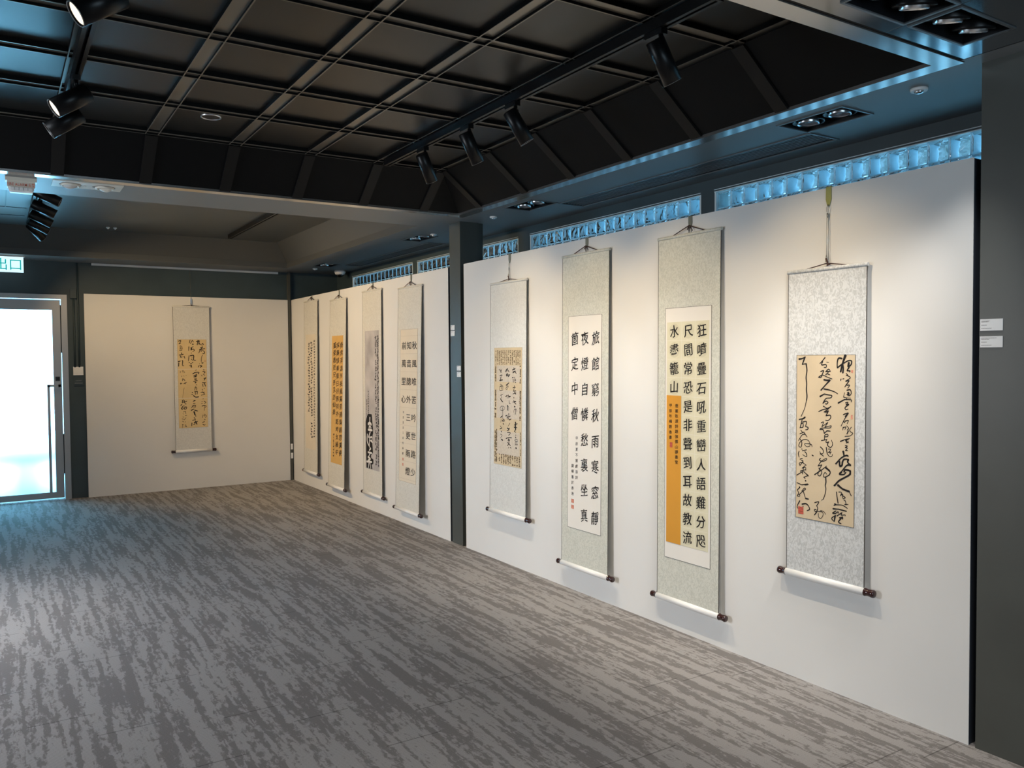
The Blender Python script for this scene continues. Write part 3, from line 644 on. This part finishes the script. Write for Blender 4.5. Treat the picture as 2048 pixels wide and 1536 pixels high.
seal('seal', po, sho, .33, .335, .022, .030, 'seal_red')

# -- third: regular script on white
S = Scroll(BR, (0, 4.330, 0), .508, .185, 2.285, 'hanging scroll of bold regular script on plain white paper, pale green silk mount', 'silk_green', .044, .017)
pa, sh = S.sheet('artwork_paper', -.180, .180, .443, 1.875, 'paper_white', .0014, 'line_dark')
b = MB()
for txt, u in (('旅館窮秋雨寒窓靜', .83), ('夜燈自憐愁裏坐真', .51), ('箇定中僧', .205)):
    for k, ch in enumerate(txt): char(b, sh, ch, u, .105+k*.1175, .080, .092, .15, R, .020)
col_chars(b, sh, '甲辰夏不獲獻遠詩', .275, [.572+k*.0265 for k in range(8)], .028, .025, .1, R)
col_chars(b, sh, '劉暉書於香港', .150, [.705+k*.0265 for k in range(6)], .028, .025, .1, R)
b.build('calligraphy', 'ink', pa)
seal('seal', pa, sh, .155, .872, .030, .026, 'seal_pale'); seal('seal', pa, sh, .155, .900, .030, .026, 'seal_pale')

# -- fourth: cursive over old printed pages
S = Scroll(BR, (0, 5.291, 0), .520, .402, 2.176, 'shorter hanging scroll of cursive over brown printed book pages, beside the column', 'silk_pale', .044, .018, 'flat', .028)
pa, sh = S.sheet('artwork_paper', -.197, .200, .775, 1.676, 'paper_old', .0014, 'line_pale')
b = MB(); z = lambda v: sh.z1-(sh.z1-sh.z0)*v
for v0, v1 in ((.15, .29), (.36, .60), (.71, .91)):
    p0, p1 = sh.p(.10, v1, .0002), sh.p(.93, v0, .0002); b.face([(p0[0], p0[1], p0[2]), (p1[0], p0[1], p0[2]), (p1[0], p1[1], p1[2]), (p0[0], p1[1], p1[2])])
b.build('paper_patch', 'paper_gauze', pa)
b = MB()
def print_(u0, u1, v0, v1, nc, nr, th):
    for i in range(nc):
        for j in range(nr):
            u, v = u0+(i+.5)*(u1-u0)/nc, v0+(j+.5)*(v1-v0)/nr
            if R.random() < .88: scribble(b, sh, u, v, (u1-u0)/nc*.62, (v1-v0)/nr*.7, th, 2)
print_(.03, .97, .02, .145, 14, 9, .0048); print_(.02, .09, .15, .29, 1, 11, .008); print_(.92, .98, .15, .30, 1, 11, .007)
print_(.02, .09, .36, .60, 1, 18, .009); print_(.92, .98, .36, .61, 1, 18, .008); print_(.02, .13, .70, .985, 2, 22, .008)
print_(.17, .97, .905, .99, 10, 6, .006); print_(.95, .98, .70, .90, 1, 14, .007)
b.build('printed_text', 'ink_print', pa)
b = MB(); traced(b, sh, TR['s6']); b.build('calligraphy', 'ink', pa)

# -- far board, from right to left
S = Scroll(BR, (0, 7.035, 0), .520, .160, 2.272, 'hanging scroll of squarish clerical script on ruled pale paper, just beyond the column', 'silk_cream', .075, .018)
pa, sh = S.sheet('artwork_paper', -.186, .186, .434, 1.874, 'paper_ivory', .0014, 'line_pale', .003)
b = MB(); ln = MB()
for txt, u in (('秋風唯苦吟世路少', .83), ('知音牕外三更雨燈', .52), ('前萬里心', .215)):
    for k, ch in enumerate(txt): char(b, sh, ch, u, .105+k*.1175, .105, .078, .0, None, .006)
col_chars(b, sh, '甲辰夏吴江高秀妹書', .22, [.545+k*.034 for k in range(9)], .028, .026, .08, R)
b.build('calligraphy', 'ink', pa)
for k in range(9):
    p = sh.p(0, .042+k*.1175); ln.box((sh.x0, p[1]-.0008, p[2]), (sh.x1, p[1]+.0008, p[2]+.0002))
ln.build('ruled_lines', 'line_pale', pa)
seal('seal', pa, sh, .23, .855, .026, .026, 'seal_pale'); seal('seal', pa, sh, .23, .89, .026, .026, 'seal_pale')

S = Scroll(BR, (0, 7.958, 0), .505, .185, 2.308, 'hanging scroll with a grey painting and a black rubbing bearing white writing at lower left', 'silk_cream', .036, .018)
pa, sh = S.sheet('artwork_paper', -.185, .185, .445, 1.892, 'paper_wash', .0014)
b = MB()      # ragged black rubbing
prof = [(.60, .20, .47), (.62, .12, .50), (.66, .03, .52), (.70, .04, .56), (.735, .03, .57), (.75, .04, .53), (.78, .05, .56), (.81, .04, .50), (.84, .05, .53), (.875, .04, .55), (.90, .05, .40), (.915, .05, .42), (.925, .05, .58), (.955, .06, .57), (.965, .06, .46), (.995, .07, .50)]
for (v0, a0, c0), (v1, a1, c1) in zip(prof[:-1], prof[1:]): b.face([sh.p(a0, v0, .0004), sh.p(a1, v1, .0004), sh.p(c1, v1, .0004), sh.p(c0, v0, .0004)])
b.build('black_rubbing', 'ink', pa)
b = MB()
for pts, wd in (([(.34, .625), (.33, .655)], .020), ([(.22, .675), (.33, .665), (.44, .675)], .030), ([(.28, .70), (.34, .685), (.42, .70)], .022), ([(.22, .715), (.50, .715)], .024), ([(.36, .73), (.24, .77)], .022), ([(.15, .75), (.14, .80), (.26, .83)], .020), ([(.30, .765), (.29, .84)], .018), ([(.36, .77), (.50, .765), (.48, .79), (.36, .79), (.52, .80)], .020), ([(.38, .845), (.28, .865), (.40, .85)], .018), ([(.20, .88), (.46, .88)], .022), ([(.34, .885), (.20, .92)], .016), ([(.20, .915), (.36, .925), (.20, .94)], .024), ([(.10, .95), (.46, .945)], .022), ([(.26, .955), (.22, .99)], .020), ([(.34, .955), (.38, .99)], .016)):
    brush(b, sh, pts, wd, .0010)
b.build('white_writing', 'ink_white', pa)
b = MB()
for k in range(44):
    scribble(b, sh, .93+R.uniform(-.015, .015), .045+k*.0212, .075, .017, .0095, 4)
    if k % 8 != 7: scribble(b, sh, .79+R.uniform(-.03, .03), .05+k*.021, .085, .016, .0085, 3)
for k in range(10):
    scribble(b, sh, .24, .44+k*.017, .06, .012, .006, 3); scribble(b, sh, .12, .50+k*.012, .05, .009, .005, 3)
b.build('calligraphy', 'ink', pa)

S = Scroll(BR, (0, 8.940, 0), .520, .140, 2.278, 'hanging scroll of running script in three columns on golden brown paper', 'silk_cream', .075, .018)
pa, sh = S.sheet('artwork_paper', -.178, .178, .408, 1.867, 'paper_gold', .0014)
b = MB()
col_chars(b, sh, '掛席浮滄海長風萬里通乘槎思漢使', .86, [.075+k*.0595 for k in range(15)], .095, .070, .20, R, .03)
col_chars(b, sh, '採藥憶秦童日月無何外乾坤太極中', .55, [.075+k*.0595 for k in range(15)], .095, .070, .20, R, .03)
col_chars(b, sh, '蓬萊看咫尺吾且訪仙翁', .25, [.075+k*.058 for k in range(10)], .095, .070, .20, R, .03)
for k in range(8): scribble(b, sh, .25, .775+k*.024, .09, .016, .008, 3)
b.build('calligraphy', 'ink', pa)

S = Scroll(BR, (0, 9.893, 0), .510, .200, 2.318, 'narrow hanging scroll of thin cursive on cream paper, nearest the far room corner', 'silk_cream', .050, .018)
pa, sh = S.sheet('artwork_paper', -.188, .188, .488, 1.908, 'paper_ivory', .0014)
b = MB()
for k in range(36):
    v = .06+k*.0235
    scribble(b, sh, .88+R.uniform(-.03, .03), v, .13, .013, .006, 4)
    if R.random() < .9: scribble(b, sh, .60+R.uniform(-.05, .05), v+.01, .17, .014, .0075, 4)
    if k < 26: scribble(b, sh, .34+R.uniform(-.05, .05), v+.02, .18, .014, .0085 if 15 < k < 20 else .0062, 4)
b.build('calligraphy', 'ink', pa)

# -- back wall
S = Scroll(BB, (-1.262, 10.742, 0), .432, .478, 2.264, 'hanging scroll of cursive on three stacked yellowish sheets, alone on the back wall board', 'silk_pale', .040, .026, 'flat', .024)
pa, sh = S.sheet('artwork_paper', -.170, .170, .765, 1.858, 'paper_sand', .0014, 'line_pale')
b = MB(); traced(b, sh, TR['s1']); b.build('calligraphy', 'ink', pa)
b = MB()
for v in (.335, .665):
    p = sh.p(0, v); b.box((sh.x0, p[1]-.003, p[2]), (sh.x1, p[1]+.003, p[2]+.0003))
b.build('sheet_joint', 'paper_ivory', pa)
seal('seal', pa, sh, .945, .245, .012, .014, 'seal_pale')

# ------------------------------------------------------------------ hooks over the board tops
def hook(y, label, zlow, strap='strap_grey', wire=None, wz=2.386):
    """wire: z where the wire ends"""
    t = empty('scroll_hook', (0, y, zlow), label, 'hook', 'hooks over the board tops', mtx=BR)
    h = wz-zlow
    b = MB(); z0 = (.075 if wire is None else .085)
    zt = h
    # strap: folded over the edge, tapering to the ring
    def q(z, w, x0, x1): return [(-w, z, x0), (w, z, x0), (w, z, x1), (-w, z, x1)]
    st = h-(.055 if strap != 'strap_yellow' else .075)
    b.hexa(q(st+.02, .015, .001, .004)+q(h+.004, .014, .001, .004)); b.hexa(q(st-.012, .005, .002, .006)+q(st+.02, .015, .001, .004))
    b.hexa([(-.014, h+.001, -.034), (.014, h+.001, -.034), (.014, h+.001, .004), (-.014, h+.001, .004), (-.014, h+.004, -.034), (.014, h+.004, -.034), (.014, h+.004, .004), (-.014, h+.004, .004)])
    b.build('strap', strap, t)
    b = MB()
    b.tube([(0, st-.004, .005), (-.008, st-.02, .008), (-.006, st-.036, .009), (0, st-.05, .010), (.006, st-.036, .011), (.008, st-.02, .009), (0, st-.004, .007)], .0016, 6)
    if wire:
        b.lathe((0, st-.045, .010), (0, -1, 0), [(0, .0042), (.022, .0042)], 8)
        for s in (-.003, .004): b.tube([(s, st-.05, .010), (s*1.3, .012, .012)], .0013, 6)
        b.lathe((-.004, .035, .012), (0, -1, 0), [(0, .002), (.012, .0045), (.032, .0045)], 8)
    else:
        b.tube([(0, st-.045, .011), (.004, .004, .014), (.0, -.004, .016), (-.004, .002, .014)], .0018, 6)
    b.build('wire' if wire else 'ring', 'wire_steel', t)
hook(2.473, 'yellow-green hook strap with a long wire above the nearest scroll', 2.035, 'strap_yellow', True)
hook(3.378, 'small grey hook on the board top above the scroll with the orange strip', 2.330)
hook(4.330, 'small grey hook on the board top above the plain white regular script scroll', 2.328)
hook(5.291, 'grey hook strap with a wire above the scroll on printed pages', 2.205, 'strap_grey', True)
hook(7.035, 'small hook on the board top above the clerical script scroll', 2.318)
hook(7.958, 'small hook on the board top above the scroll with the black rubbing', 2.350)
hook(8.940, 'small hook on the board top above the golden brown scroll', 2.322)
hook(9.893, 'small hook on the board top above the thin cursive scroll by the corner', 2.355)
# picture rail and wire on the back wall
t = empty('picture_rail', (-1.25, YB, 2.735), 'white picture rail high on the back wall', 'rail')
b = MB(); b.box((-1.10, -.022, -.012), (1.09, 0, .012)); b.build('rail_bar', 'white_plastic', t)
t = empty('hanging_wire', (-1.26, 10.742, 2.30), 'thin wire with a hook hanging from the picture rail', 'wire')
b = MB(); b.tube([(0, .018, .425), (0, -.008, .10), (0, -.010, .05)], .0016, 6); b.build('wire', 'wire_steel', t)
b = MB(); b.box((-.008, -.018, .0), (.008, -.004, .062)); b.tube([(0, -.012, .004), (0, -.02, -.012), (0, -.028, 0)], .0025, 6); b.build('clip', 'chrome', t)

# ------------------------------------------------------------------ lighting tracks and spotlights
def track(name_label, x, y0, y1, zc, group='lighting tracks', d=.046):
    t = empty('lighting_track', (x, (y0+y1)/2, zc), name_label, 'track', group); h = (y1-y0)/2
    b = MB(); b.box((-.024, -h, -d), (-.007, h, 0)); b.box((.007, -h, -d), (.024, h, 0)); b.box((-.007, -h, -.015), (.007, h, 0)); b.build('rail', 'black_metal', t)
    for s in (-1, 1):
        b = MB(); b.box((-.025, s*h-.006, -d-.001), (.025, s*h+.006, 0)); b.build('end_cap', 'black_metal', t)
    return t
def spot(loc, aim, label, group, power, lit=True, warm=None, blend=1.0, size=84, rad=.037, ln=.185, arm=.105, low=None, core=1.15):
    """loc: point on the track underside; the head hangs beside its arm and looks at aim"""
    t = empty('track_spotlight', loc, label, 'spotlight', group)
    b = MB(); b.box((-.017, -.055, -.024), (.017, .045, .0)); b.box((-.010, .045, -.016), (.010, .062, -.002)); b.build('adapter', 'black_metal', t)
    piv = Vector((0, -.034, -arm)); dirv = (Vector(aim)-(Vector(loc)+piv)).normalized()
    b = MB(); b.lathe((0, -.034, -.022), (0, 0, -1), [(0, .010), (.03, .010)], 12); b.box((-.016, -.038, -arm-.008), (.016, -.030, -.04)); b.build('arm', 'black_metal', t)
    hd = t
    side = Vector((0, 0, 1)).cross(dirv).normalized()
    c0 = piv - dirv*ln*.35
    b = MB(); r = rad+.003
    b.lathe(c0, dirv, [(0, r*.86), (.004, r), (ln, r), (ln, r*.92), (ln-.011, r*.88)], 28)
    body = b.build('lamp_body', 'black_metal', hd)
    b = MB(); b.lathe(c0+dirv*(ln-.009), dirv, [(0, r*.88), (.003, r*.86)], 24); b.build('lens', 'lamp_lit' if lit else 'lamp_glass', body)
    b = MB(); b.lathe(c0+dirv*(ln-.002), dirv, [(0, r*.985), (.004, r*1.01), (.004, r*.93), (0, r*.93)], 28, False); b.build('rim', 'steel', body)
    if power:
        beams = [(dirv, warm or WARM, size, power)]
        if low is not None:      # whiter core of the beam, lower down
            beams.append(((Vector(low)-(Vector(loc)+piv)).normalized(), WHITE, 62, power*core))
        for bd, col, sz, pw in beams:
            l = bpy.data.lights.new('spot_beam', 'SPOT'); l.energy = pw; l.color = col; l.spot_size = math.radians(sz); l.spot_blend = blend; l.shadow_soft_size = .02
            lo = bpy.data.objects.new('spot_beam', l); C.objects.link(lo); lo.parent = t; lo.location = c0+dirv*(ln+.012); lo.rotation_euler = bd.to_track_quat('-Z', 'Y').to_euler()
    return t
TZ = UZ-.046
track('black lighting track on the black sunken ceiling facing the right-hand boards', -.967, 2.25, 5.36, UZ)
track('black lighting track at the left of the black sunken ceiling, its lamps turned away', -2.973, 2.4, 5.0, UZ)
track('black lighting track with no lamps on the far ceiling bay', -1.01, 7.3, 9.72, 3.04)
track('black lighting track with five lamps at the left of the far ceiling bay', -3.0, 6.9, 9.8, 3.04)
for y, aim, lab in ((4.80, (0, 5.20, 1.25), 'black spotlight farthest along the right-hand track, over the printed-page scroll'), (4.22, (0, 4.28, 1.15), 'second farthest black spotlight on the right-hand track'),
                    (3.72, (0, 3.40, 1.20), 'third black spotlight along the right-hand track, with a bright rim showing'), (2.60, (0, 2.52, 1.25), 'black spotlight nearest the camera on the right-hand track')):
    spot((-.967, y, TZ), aim, lab, 'spotlights on the right-hand track', SPOT_W, low=(0, aim[1]+.0, .45))
for y, lab in ((3.22, 'lit spotlight cut by the top edge of the photo at left'), (4.45, 'lit spotlight in the middle of the left ceiling track, lens glowing'), (4.86, 'lowest of the three spotlights on the left ceiling track, seen side on')):
    spot((-2.973, y, TZ), (-6.2, y-.35 if y < 4.8 else y+.3, .6), lab, 'spotlights on the left ceiling track', SPOT_W*.4, rad=.042, ln=.18)
for y, aim, lab in ((7.35, (0, 7.0, 1.5), 'black spotlight nearest the camera in the far left cluster'), (7.95, (0, 7.96, 1.5), 'second black spotlight of the far left cluster'), (8.50, (0, 8.9, 1.5), 'middle black spotlight of the far left cluster'),
                    (8.95, (0, 9.8, 1.5), 'fourth black spotlight of the far left cluster'), (9.30, (-1.2, 10.7, 1.1), 'farthest and lowest black spotlight of the far left cluster')):
    spot((-2.98, y, 3.04-.046), aim, lab, 'spotlights of the far left cluster', FAR_W, size=100, blend=1, warm=(1, .71, .38))

# ------------------------------------------------------------------ recessed fittings in the soffit
def twin(r, z, label, group='recessed twin downlights', tilt=(0, 0), along='y', aims=()):
    x0, x1, y0, y1 = r; cx, cy = (x0+x1)/2, (y0+y1)/2; t = empty('twin_downlight', (cx, cy, z), label, 'downlight', group)
    hx, hy = (x1-x0)/2, (y1-y0)/2; e = .010
    b = MB()
    for a, c in (((-hx-e, -hy-e), (hx+e, -hy)), ((-hx-e, hy), (hx+e, hy+e)), ((-hx-e, -hy), (-hx, hy)), ((hx, -hy), (hx+e, hy))): b.box((*a, -.005), (*c, .001))
    b.build('trim_frame', 'grille_paint', t)
    b = MB(); d = .13
    b.face([(-hx, -hy, 0), (-hx, hy, 0), (-hx, hy, d), (-hx, -hy, d)]); b.face([(hx, -hy, 0), (hx, hy, 0), (hx, hy, d), (hx, -hy, d)]); b.face([(-hx, -hy, 0), (hx, -hy, 0), (hx, -hy, d), (-hx, -hy, d)]); b.face([(-hx, hy, 0), (hx, hy, 0), (hx, hy, d), (-hx, hy, d)]); b.face([(-hx, -hy, d), (hx, -hy, d), (hx, hy, d), (-hx, hy, d)])
    b.build('housing', 'dark_recess', t)
    for s in (-1, 1):
        o = (0, s*hy*.5, 0) if along == 'y' else (s*hx*.5, 0, 0)
        ax = Vector((tilt[0], tilt[1], -1)).normalized(); o = Vector(o)+Vector((0, 0, .038)); rr = min(hx, hy)*.86 if along == 'y' else min(hx*.5, hy)*.86; rr = min(rr, .078)
        b = MB(); b.lathe(o, ax, [(0, rr*.95), (.02, rr), (.03, rr), (.03, rr*.93), (.018, rr*.80)], 28, False); lamp = b.build('lamp', 'black_metal', t)
        b = MB(); b.lathe(o+ax*.012, ax, [(0, rr*.60), (.026, rr*.68), (.028, rr*.64), (.022, rr*.60)], 28, False); b.build('reflector_ring', 'chrome', lamp)
        b = MB(); b.lathe(o+ax*.012, ax, [(0, .001), (0, rr*.60), (.012, rr*.60), (.018, .001)], 28, False); b.build('lens', 'lamp_dim' if aims else 'lamp_glass', lamp)
        if aims:
            l = bpy.data.lights.new('lamp_beam', 'SPOT'); l.energy = TWIN_W; l.color = (1, .97, .93); l.spot_size = math.radians(52); l.spot_blend = 1; l.shadow_soft_size = .03
            lo = bpy.data.objects.new('lamp_beam', l); C.objects.link(lo); lo.parent = t; lo.location = o+ax*.045; q = aims[(s+1)//2]
            lo.rotation_euler = (Vector(q)-(Vector((cx, cy, z))+lo.location)).to_track_quat('-Z', 'Y').to_euler()
twin(TW[0], SZ, 'twin recessed downlight over the nearest scroll on the right soffit')
twin(TW[1], SZ, 'twin recessed downlight on the soffit just this side of the column')
twin(TW[2], SZ, 'twin recessed downlight on the soffit just beyond the column')
twin(TW[3], SZ, 'farthest twin recessed downlight, near the dome camera')
twin(NT[0], NZ, 'twin recessed downlight at the top right corner with both lamps in view', tilt=(.2, .25), along='x', aims=((0, 2.9, .5), (0, 2.2, .45)))
twin(NT[1], NZ, 'twin recessed downlight cut by the top edge of the photo', tilt=(.2, .25), along='x', aims=((0, 4.2, .55), (0, 3.4, .5)))
def disc(x, y, z, label, r=.030, cat='detector', name='ceiling_sensor'):
    t = empty(name, (x, y, z), label, cat, 'round white ceiling sensors')
    b = MB(); b.lathe((0, 0, 0), (0, 0, -1), [(0, r), (.008, r), (.012, r*.92)], 24); b.build('base', 'white_plastic', t)
    b = MB(); b.lathe((0, 0, -.011), (0, 0, -1), [(0, r*.55), (.008, r*.45), (.011, r*.2)], 18); b.build('cap', 'chrome', t)
disc(.083, 2.084, SZ, 'round white disc on the soffit between the nearest twin downlight and the right column', .036)
disc(.131, 5.746, SZ, 'round white disc on the soffit in front of the square column')
disc(.131, 6.824, SZ, 'round white disc on the soffit just behind the square column')
disc(.126, 10.135, SZ, 'round white disc on the soffit at the far end, near the dome camera')
t = empty('ceiling_downlight', (-2.226, 5.03, UZ+.025), 'unlit black downlight with a thin bright rim up on the black sunken ceiling', 'downlight')
b = MB(); b.lathe((0, 0, 0), (0, 0, -1), [(0, .058), (.005, .058), (.005, .050), (-.001, .048)], 28, False); b.build('rim', 'chrome', t)
b = MB(); b.lathe((0, 0, -.001), (0, 0, -1), [(0, .049), (.001, .049)], 28); b.build('lens', 'dark_recess', t)
disc(-2.27, 9.80, 3.04, 'left one of two tiny white dots on the far ceiling bay', .018); disc(-2.20, 9.80, 3.04, 'right one of two tiny white dots on the far ceiling bay', .018)
for r, lab in zip(VT, ('long linear air grille on the soffit above the nearest board', 'long linear air grille on the soffit above the far board')):
    x0, x1, y0, y1 = r; t = empty('air_grille', ((x0+x1)/2, (y0+y1)/2, SZ), lab, 'air grille', 'linear air grilles'); hx, hy = (x1-x0)/2, (y1-y0)/2; e = .012
    b = MB()
    for a, c in (((-hx-e, -hy-e), (hx+e, -hy)), ((-hx-e, hy), (hx+e, hy+e)), ((-hx-e, -hy), (-hx, hy)), ((hx, -hy), (hx+e, hy))): b.box((*a, -.006), (*c, .001))
    b.build('trim_frame', 'grille_paint', t)
    b = MB()
    for k in range(8):
        x = -hx+(k+.5)*2*hx/8; b.hexa([(x-.006, -hy, .002), (x+.001, -hy, .002), (x+.001, hy, .002), (x-.006, hy, .002), (x-.001, -hy, .022), (x+.006, -hy, .022), (x+.006, hy, .022), (x-.001, hy, .022)])
    b.build('louvre_bars', 'grille_paint', t)
    b = MB(); b.box((-hx, -hy, .03), (hx, hy, .035)); b.build('duct_back', 'dark_recess', t)
# emergency light plate
x0, x1, y0, y1 = EM; t = empty('emergency_light', ((x0+x1)/2, (y0+y1)/2, SZ), 'beige emergency light plate with two round lamps on the soffit at left', 'emergency light'); hx, hy = (x1-x0)/2, (y1-y0)/2
b = MB(); b.box((-hx-.004, -hy-.004, -.007), (hx+.004, hy+.004, .001)); b.build('plate', 'cream_metal', t)
for s in (-1, 1):
    b = MB(); b.lathe((s*hx*.50, 0, -.0065), (0, 0, -1), [(0, .064), (.002, .064), (.002, .060), (.0, .060)], 28, False); b.build('groove', 'dark_recess', t)
    b = MB(); b.lathe((s*hx*.50, 0, -.007), (0, 0, -1), [(0, .059), (.010, .056), (.012, .044), (.006, .042)], 28, False); rg = b.build('lamp_ring', 'cream_metal', t)
    b = MB(); b.lathe((s*hx*.50, .0, -.010), Vector((-.25*s, -.5, -1)), [(-.004, .042), (.002, .038), (.008, .026), (.011, .001)], 24, False); b.build('lamp', 'white_plastic' if s < 0 else 'cream_metal', rg)
b = MB(); b.lathe((-.015, 0, -.007), (0, 0, -1), [(0, .008), (.004, .006)], 12); b.build('indicator', 'white_plastic', t)
b = MB(); b.lathe((.035, 0, -.007), (0, 0, -1), [(0, .008), (.003, .006)], 12); b.build('test_button', 'black_metal', t)
# fire alarm strobe
t = empty('fire_alarm', (-3.165, 6.02, SZ), 'white fire alarm flasher with red lettering hanging from the soffit at left', 'fire alarm')
b = MB(); b.box((-.085, -.035, -.022), (.085, .035, 0)); b.box((-.075, -.030, -.060), (.075, .030, -.022)); b.build('body', 'cream_metal', t)
b = MB()
for k in range(5): b.box((-.058+k*.024, -.0335, -.082), (-.040+k*.024, -.020, -.062))
b.hexa([(-.060, -.022, -.092), (.060, -.022, -.092), (.060, .022, -.092), (-.060, .022, -.092), (-.072, -.028, -.058), (.072, -.028, -.058), (.072, .028, -.058), (-.072, .028, -.058)]); b.build('flash_lens', 'white_plastic', t)
def text_on(parent, txt, x, z, size, depth_y, material, name, bold=.0, sx=1):
    """lettering on a face that looks towards -y"""
    b = MB(); pen = 0; adv = []
    for ch in txt:
        if ch == ' ': pen += .3; continue
        vs, fs = glyph(ch); w_ = max(v[0] for v in vs); i = len(b.v)
        for vx, vy, _ in vs: b.v.append((pen+vx, depth_y, vy))
        b.f += [tuple(i+k for k in f) for f in fs]; b.sm += [False]*len(fs); pen += (w_+.09)
    b.v = [(x+(vx-pen/2)*size*sx, vy, z+vz*size) for vx, vy, vz in b.v]
    return b.build(name, material, parent)
text_on(t, 'FIRE ALARM 火警', 0, -.053, .026, -.0312, 'red_print', 'lettering', sx=.70)
# exit sign
t = empty('exit_sign', (-3.27, 10.42, 2.745), 'lit green and white exit sign at the left edge above the glass door', 'exit sign')
b = MB(); b.box((-.23, 0, -.172), (.226, .03, -.004)); b.build('sign_box', 'sign_face', t)
text_on(t, '出口', .082, -.140, .138, -.002, 'sign_green', 'lettering', sx=1.0)
b = MB(); b.box((-.23, -.006, -.006), (.24, .036, .004)); b.build('mounting_bar', 'white_plastic', t)
# dome camera
t = empty('dome_camera', (.50, 10.25, SZ), 'white dome camera under the soffit in the far corner', 'camera')
b = MB(); b.lathe((0, 0, 0), (0, 0, -1), [(0, .072), (.018, .074), (.045, .062), (.052, .050)], 28); b.build('base', 'white_plastic', t)
b = MB(); b.lathe((0, 0, -.050), (0, 0, -1), [(0, .045), (.012, .042), (.026, .028), (.033, .012), (.034, .001)], 24, False); b.build('dome', 'camera_lens', t)

# ------------------------------------------------------------------ wall plates, conduit, label cards
def plate(x, z, w_, h_, label, material, name, cat, sub=None):
    t = empty(name, (x, YB, z), label, cat); b = MB(); b.box((-w_/2, -.012, -h_/2), (w_/2, 0, h_/2)); b.build('plate', material, t)
    return t
t = plate(-2.513, 1.487, .105, .098, 'white switch plate on the dark strip beside the door frame', 'white_plastic', 'light_switch', 'switch')
b = MB(); b.box((-.036, -.016, -.030), (.036, -.012, .034)); b.build('rocker', 'white_plastic', t)
t = plate(-2.513, 1.36, .10, .085, 'dark wall plate below the white switch beside the door frame', 'wall_paint', 'wall_box', 'wall plate')
b = MB(); b.box((-.030, -.020, .008), (.030, -.012, .018)); b.box((-.040, -.020, -.022), (.040, -.012, -.010)); b.build('cover_slot', 'grille_paint', t)
t = empty('conduit', (-2.52, YB, 1.53), 'dark painted conduit with a junction box between the door and the white board', 'conduit')
b = MB(); b.lathe((.02, -.012, 0), (0, 0, 1), [(0, .010), (1.21, .010)], 10); b.lathe((-.025, -.012, 0), (0, 0, 1), [(0, .010), (.80, .010)], 10); b.build('pipe', 'wall_paint', t)
b = MB(); b.box((-.06, -.04, .80), (.005, 0, .90)); b.build('junction_box', 'wall_paint', t)
def card(mtx, loc, w_, h_, label, group, lines):
    t = empty('label_card', loc, label, 'label card', group, mtx=mtx)
    b = MB(); b.box((-w_/2, -h_/2, 0), (w_/2, h_/2, .003)); b.build('card', 'card', t)
    b = MB()
    for ly, ln_ in lines:      # rows of print, too small to read in the photo
        x = -w_*.44; end = x+ln_*w_
        while x < end:
            d = min(R.uniform(.003, .007), end-x); b.box((x, ly*h_-.0009, .003), (x+d*.82, ly*h_+.0009, .0032)); x += d
    b.build('print', 'ink_grey', t)
LN1 = [(.34, .38), (.26, .32), (-.02, .25), (-.29, .46)]; LN2 = [(.34, .68), (.24, .36), (-.02, .25), (-.30, .46)]
card(BR, (0, 1.7245, 1.7145), .087, .046, 'upper white label card on the wide column at the right edge', 'label cards', LN1)
card(BR, (0, 1.7245, 1.6475), .087, .044, 'lower white label card on the wide column at the right edge', 'label cards', LN2)
card(BR, (0, 6.221, 1.862), .070, .041, 'topmost label card on the square middle column', 'label cards', LN1)
card(BR, (0, 6.221, 1.812), .070, .043, 'label card second from the top on the middle column', 'label cards', LN2)
card(BR, (0, 6.117, 1.515), .068, .040, 'upper of the two lower label cards on the middle column', 'label cards', LN1)
card(BR, (0, 6.117, 1.462), .068, .042, 'lowest label card on the middle column', 'label cards', LN2)
card(BB, (-.027, YB-.0555, .445), .028, .075, 'upper small white plate low on the room corner post', 'corner plates', [])
card(BB, (-.027, YB-.0555, .325), .028, .075, 'lower small white plate low on the room corner post', 'corner plates', [])
for o in list(bpy.data.objects):
    if o.type == 'LIGHT' and not o.parent: pass

# unseen downlights added to light the floor, left of and above the camera
def downlight(x, y, z, power, size, col, label):
    t = empty('ceiling_downlight', (x, y, z), label, 'downlight')
    b = MB(); b.lathe((0, 0, 0), (0, 0, -1), [(0, .06), (.006, .06), (.006, .048), (.001, .046)], 24, False); b.build('trim_ring', 'white_plastic', t)
    b = MB(); b.lathe((0, 0, -.001), (0, 0, -1), [(0, .046), (.002, .04)], 24); b.build('lens', 'lamp_lit', t)
    l = bpy.data.lights.new('floor_fill_beam', 'SPOT'); l.energy = power; l.color = col; l.spot_size = math.radians(size); l.spot_blend = 1; l.shadow_soft_size = .05
    o = bpy.data.objects.new('floor_fill_beam', l); C.objects.link(o); o.parent = t; o.location = (0, 0, -.02)
downlight(-3.85, 6.15, SZ, 150, 62, (1, .97, .95), 'added unseen downlight on the soffit left of the fire alarm, lighting the floor')
downlight(-3.0, .9, NZ, 150, 120, (1, .92, .82), 'added unseen downlight on the near ceiling above the camera, lighting the floor')
downlight(-1.5, .6, NZ, 120, 120, (1, .92, .84), 'added unseen downlight on the near ceiling right of the camera, lighting the floor')
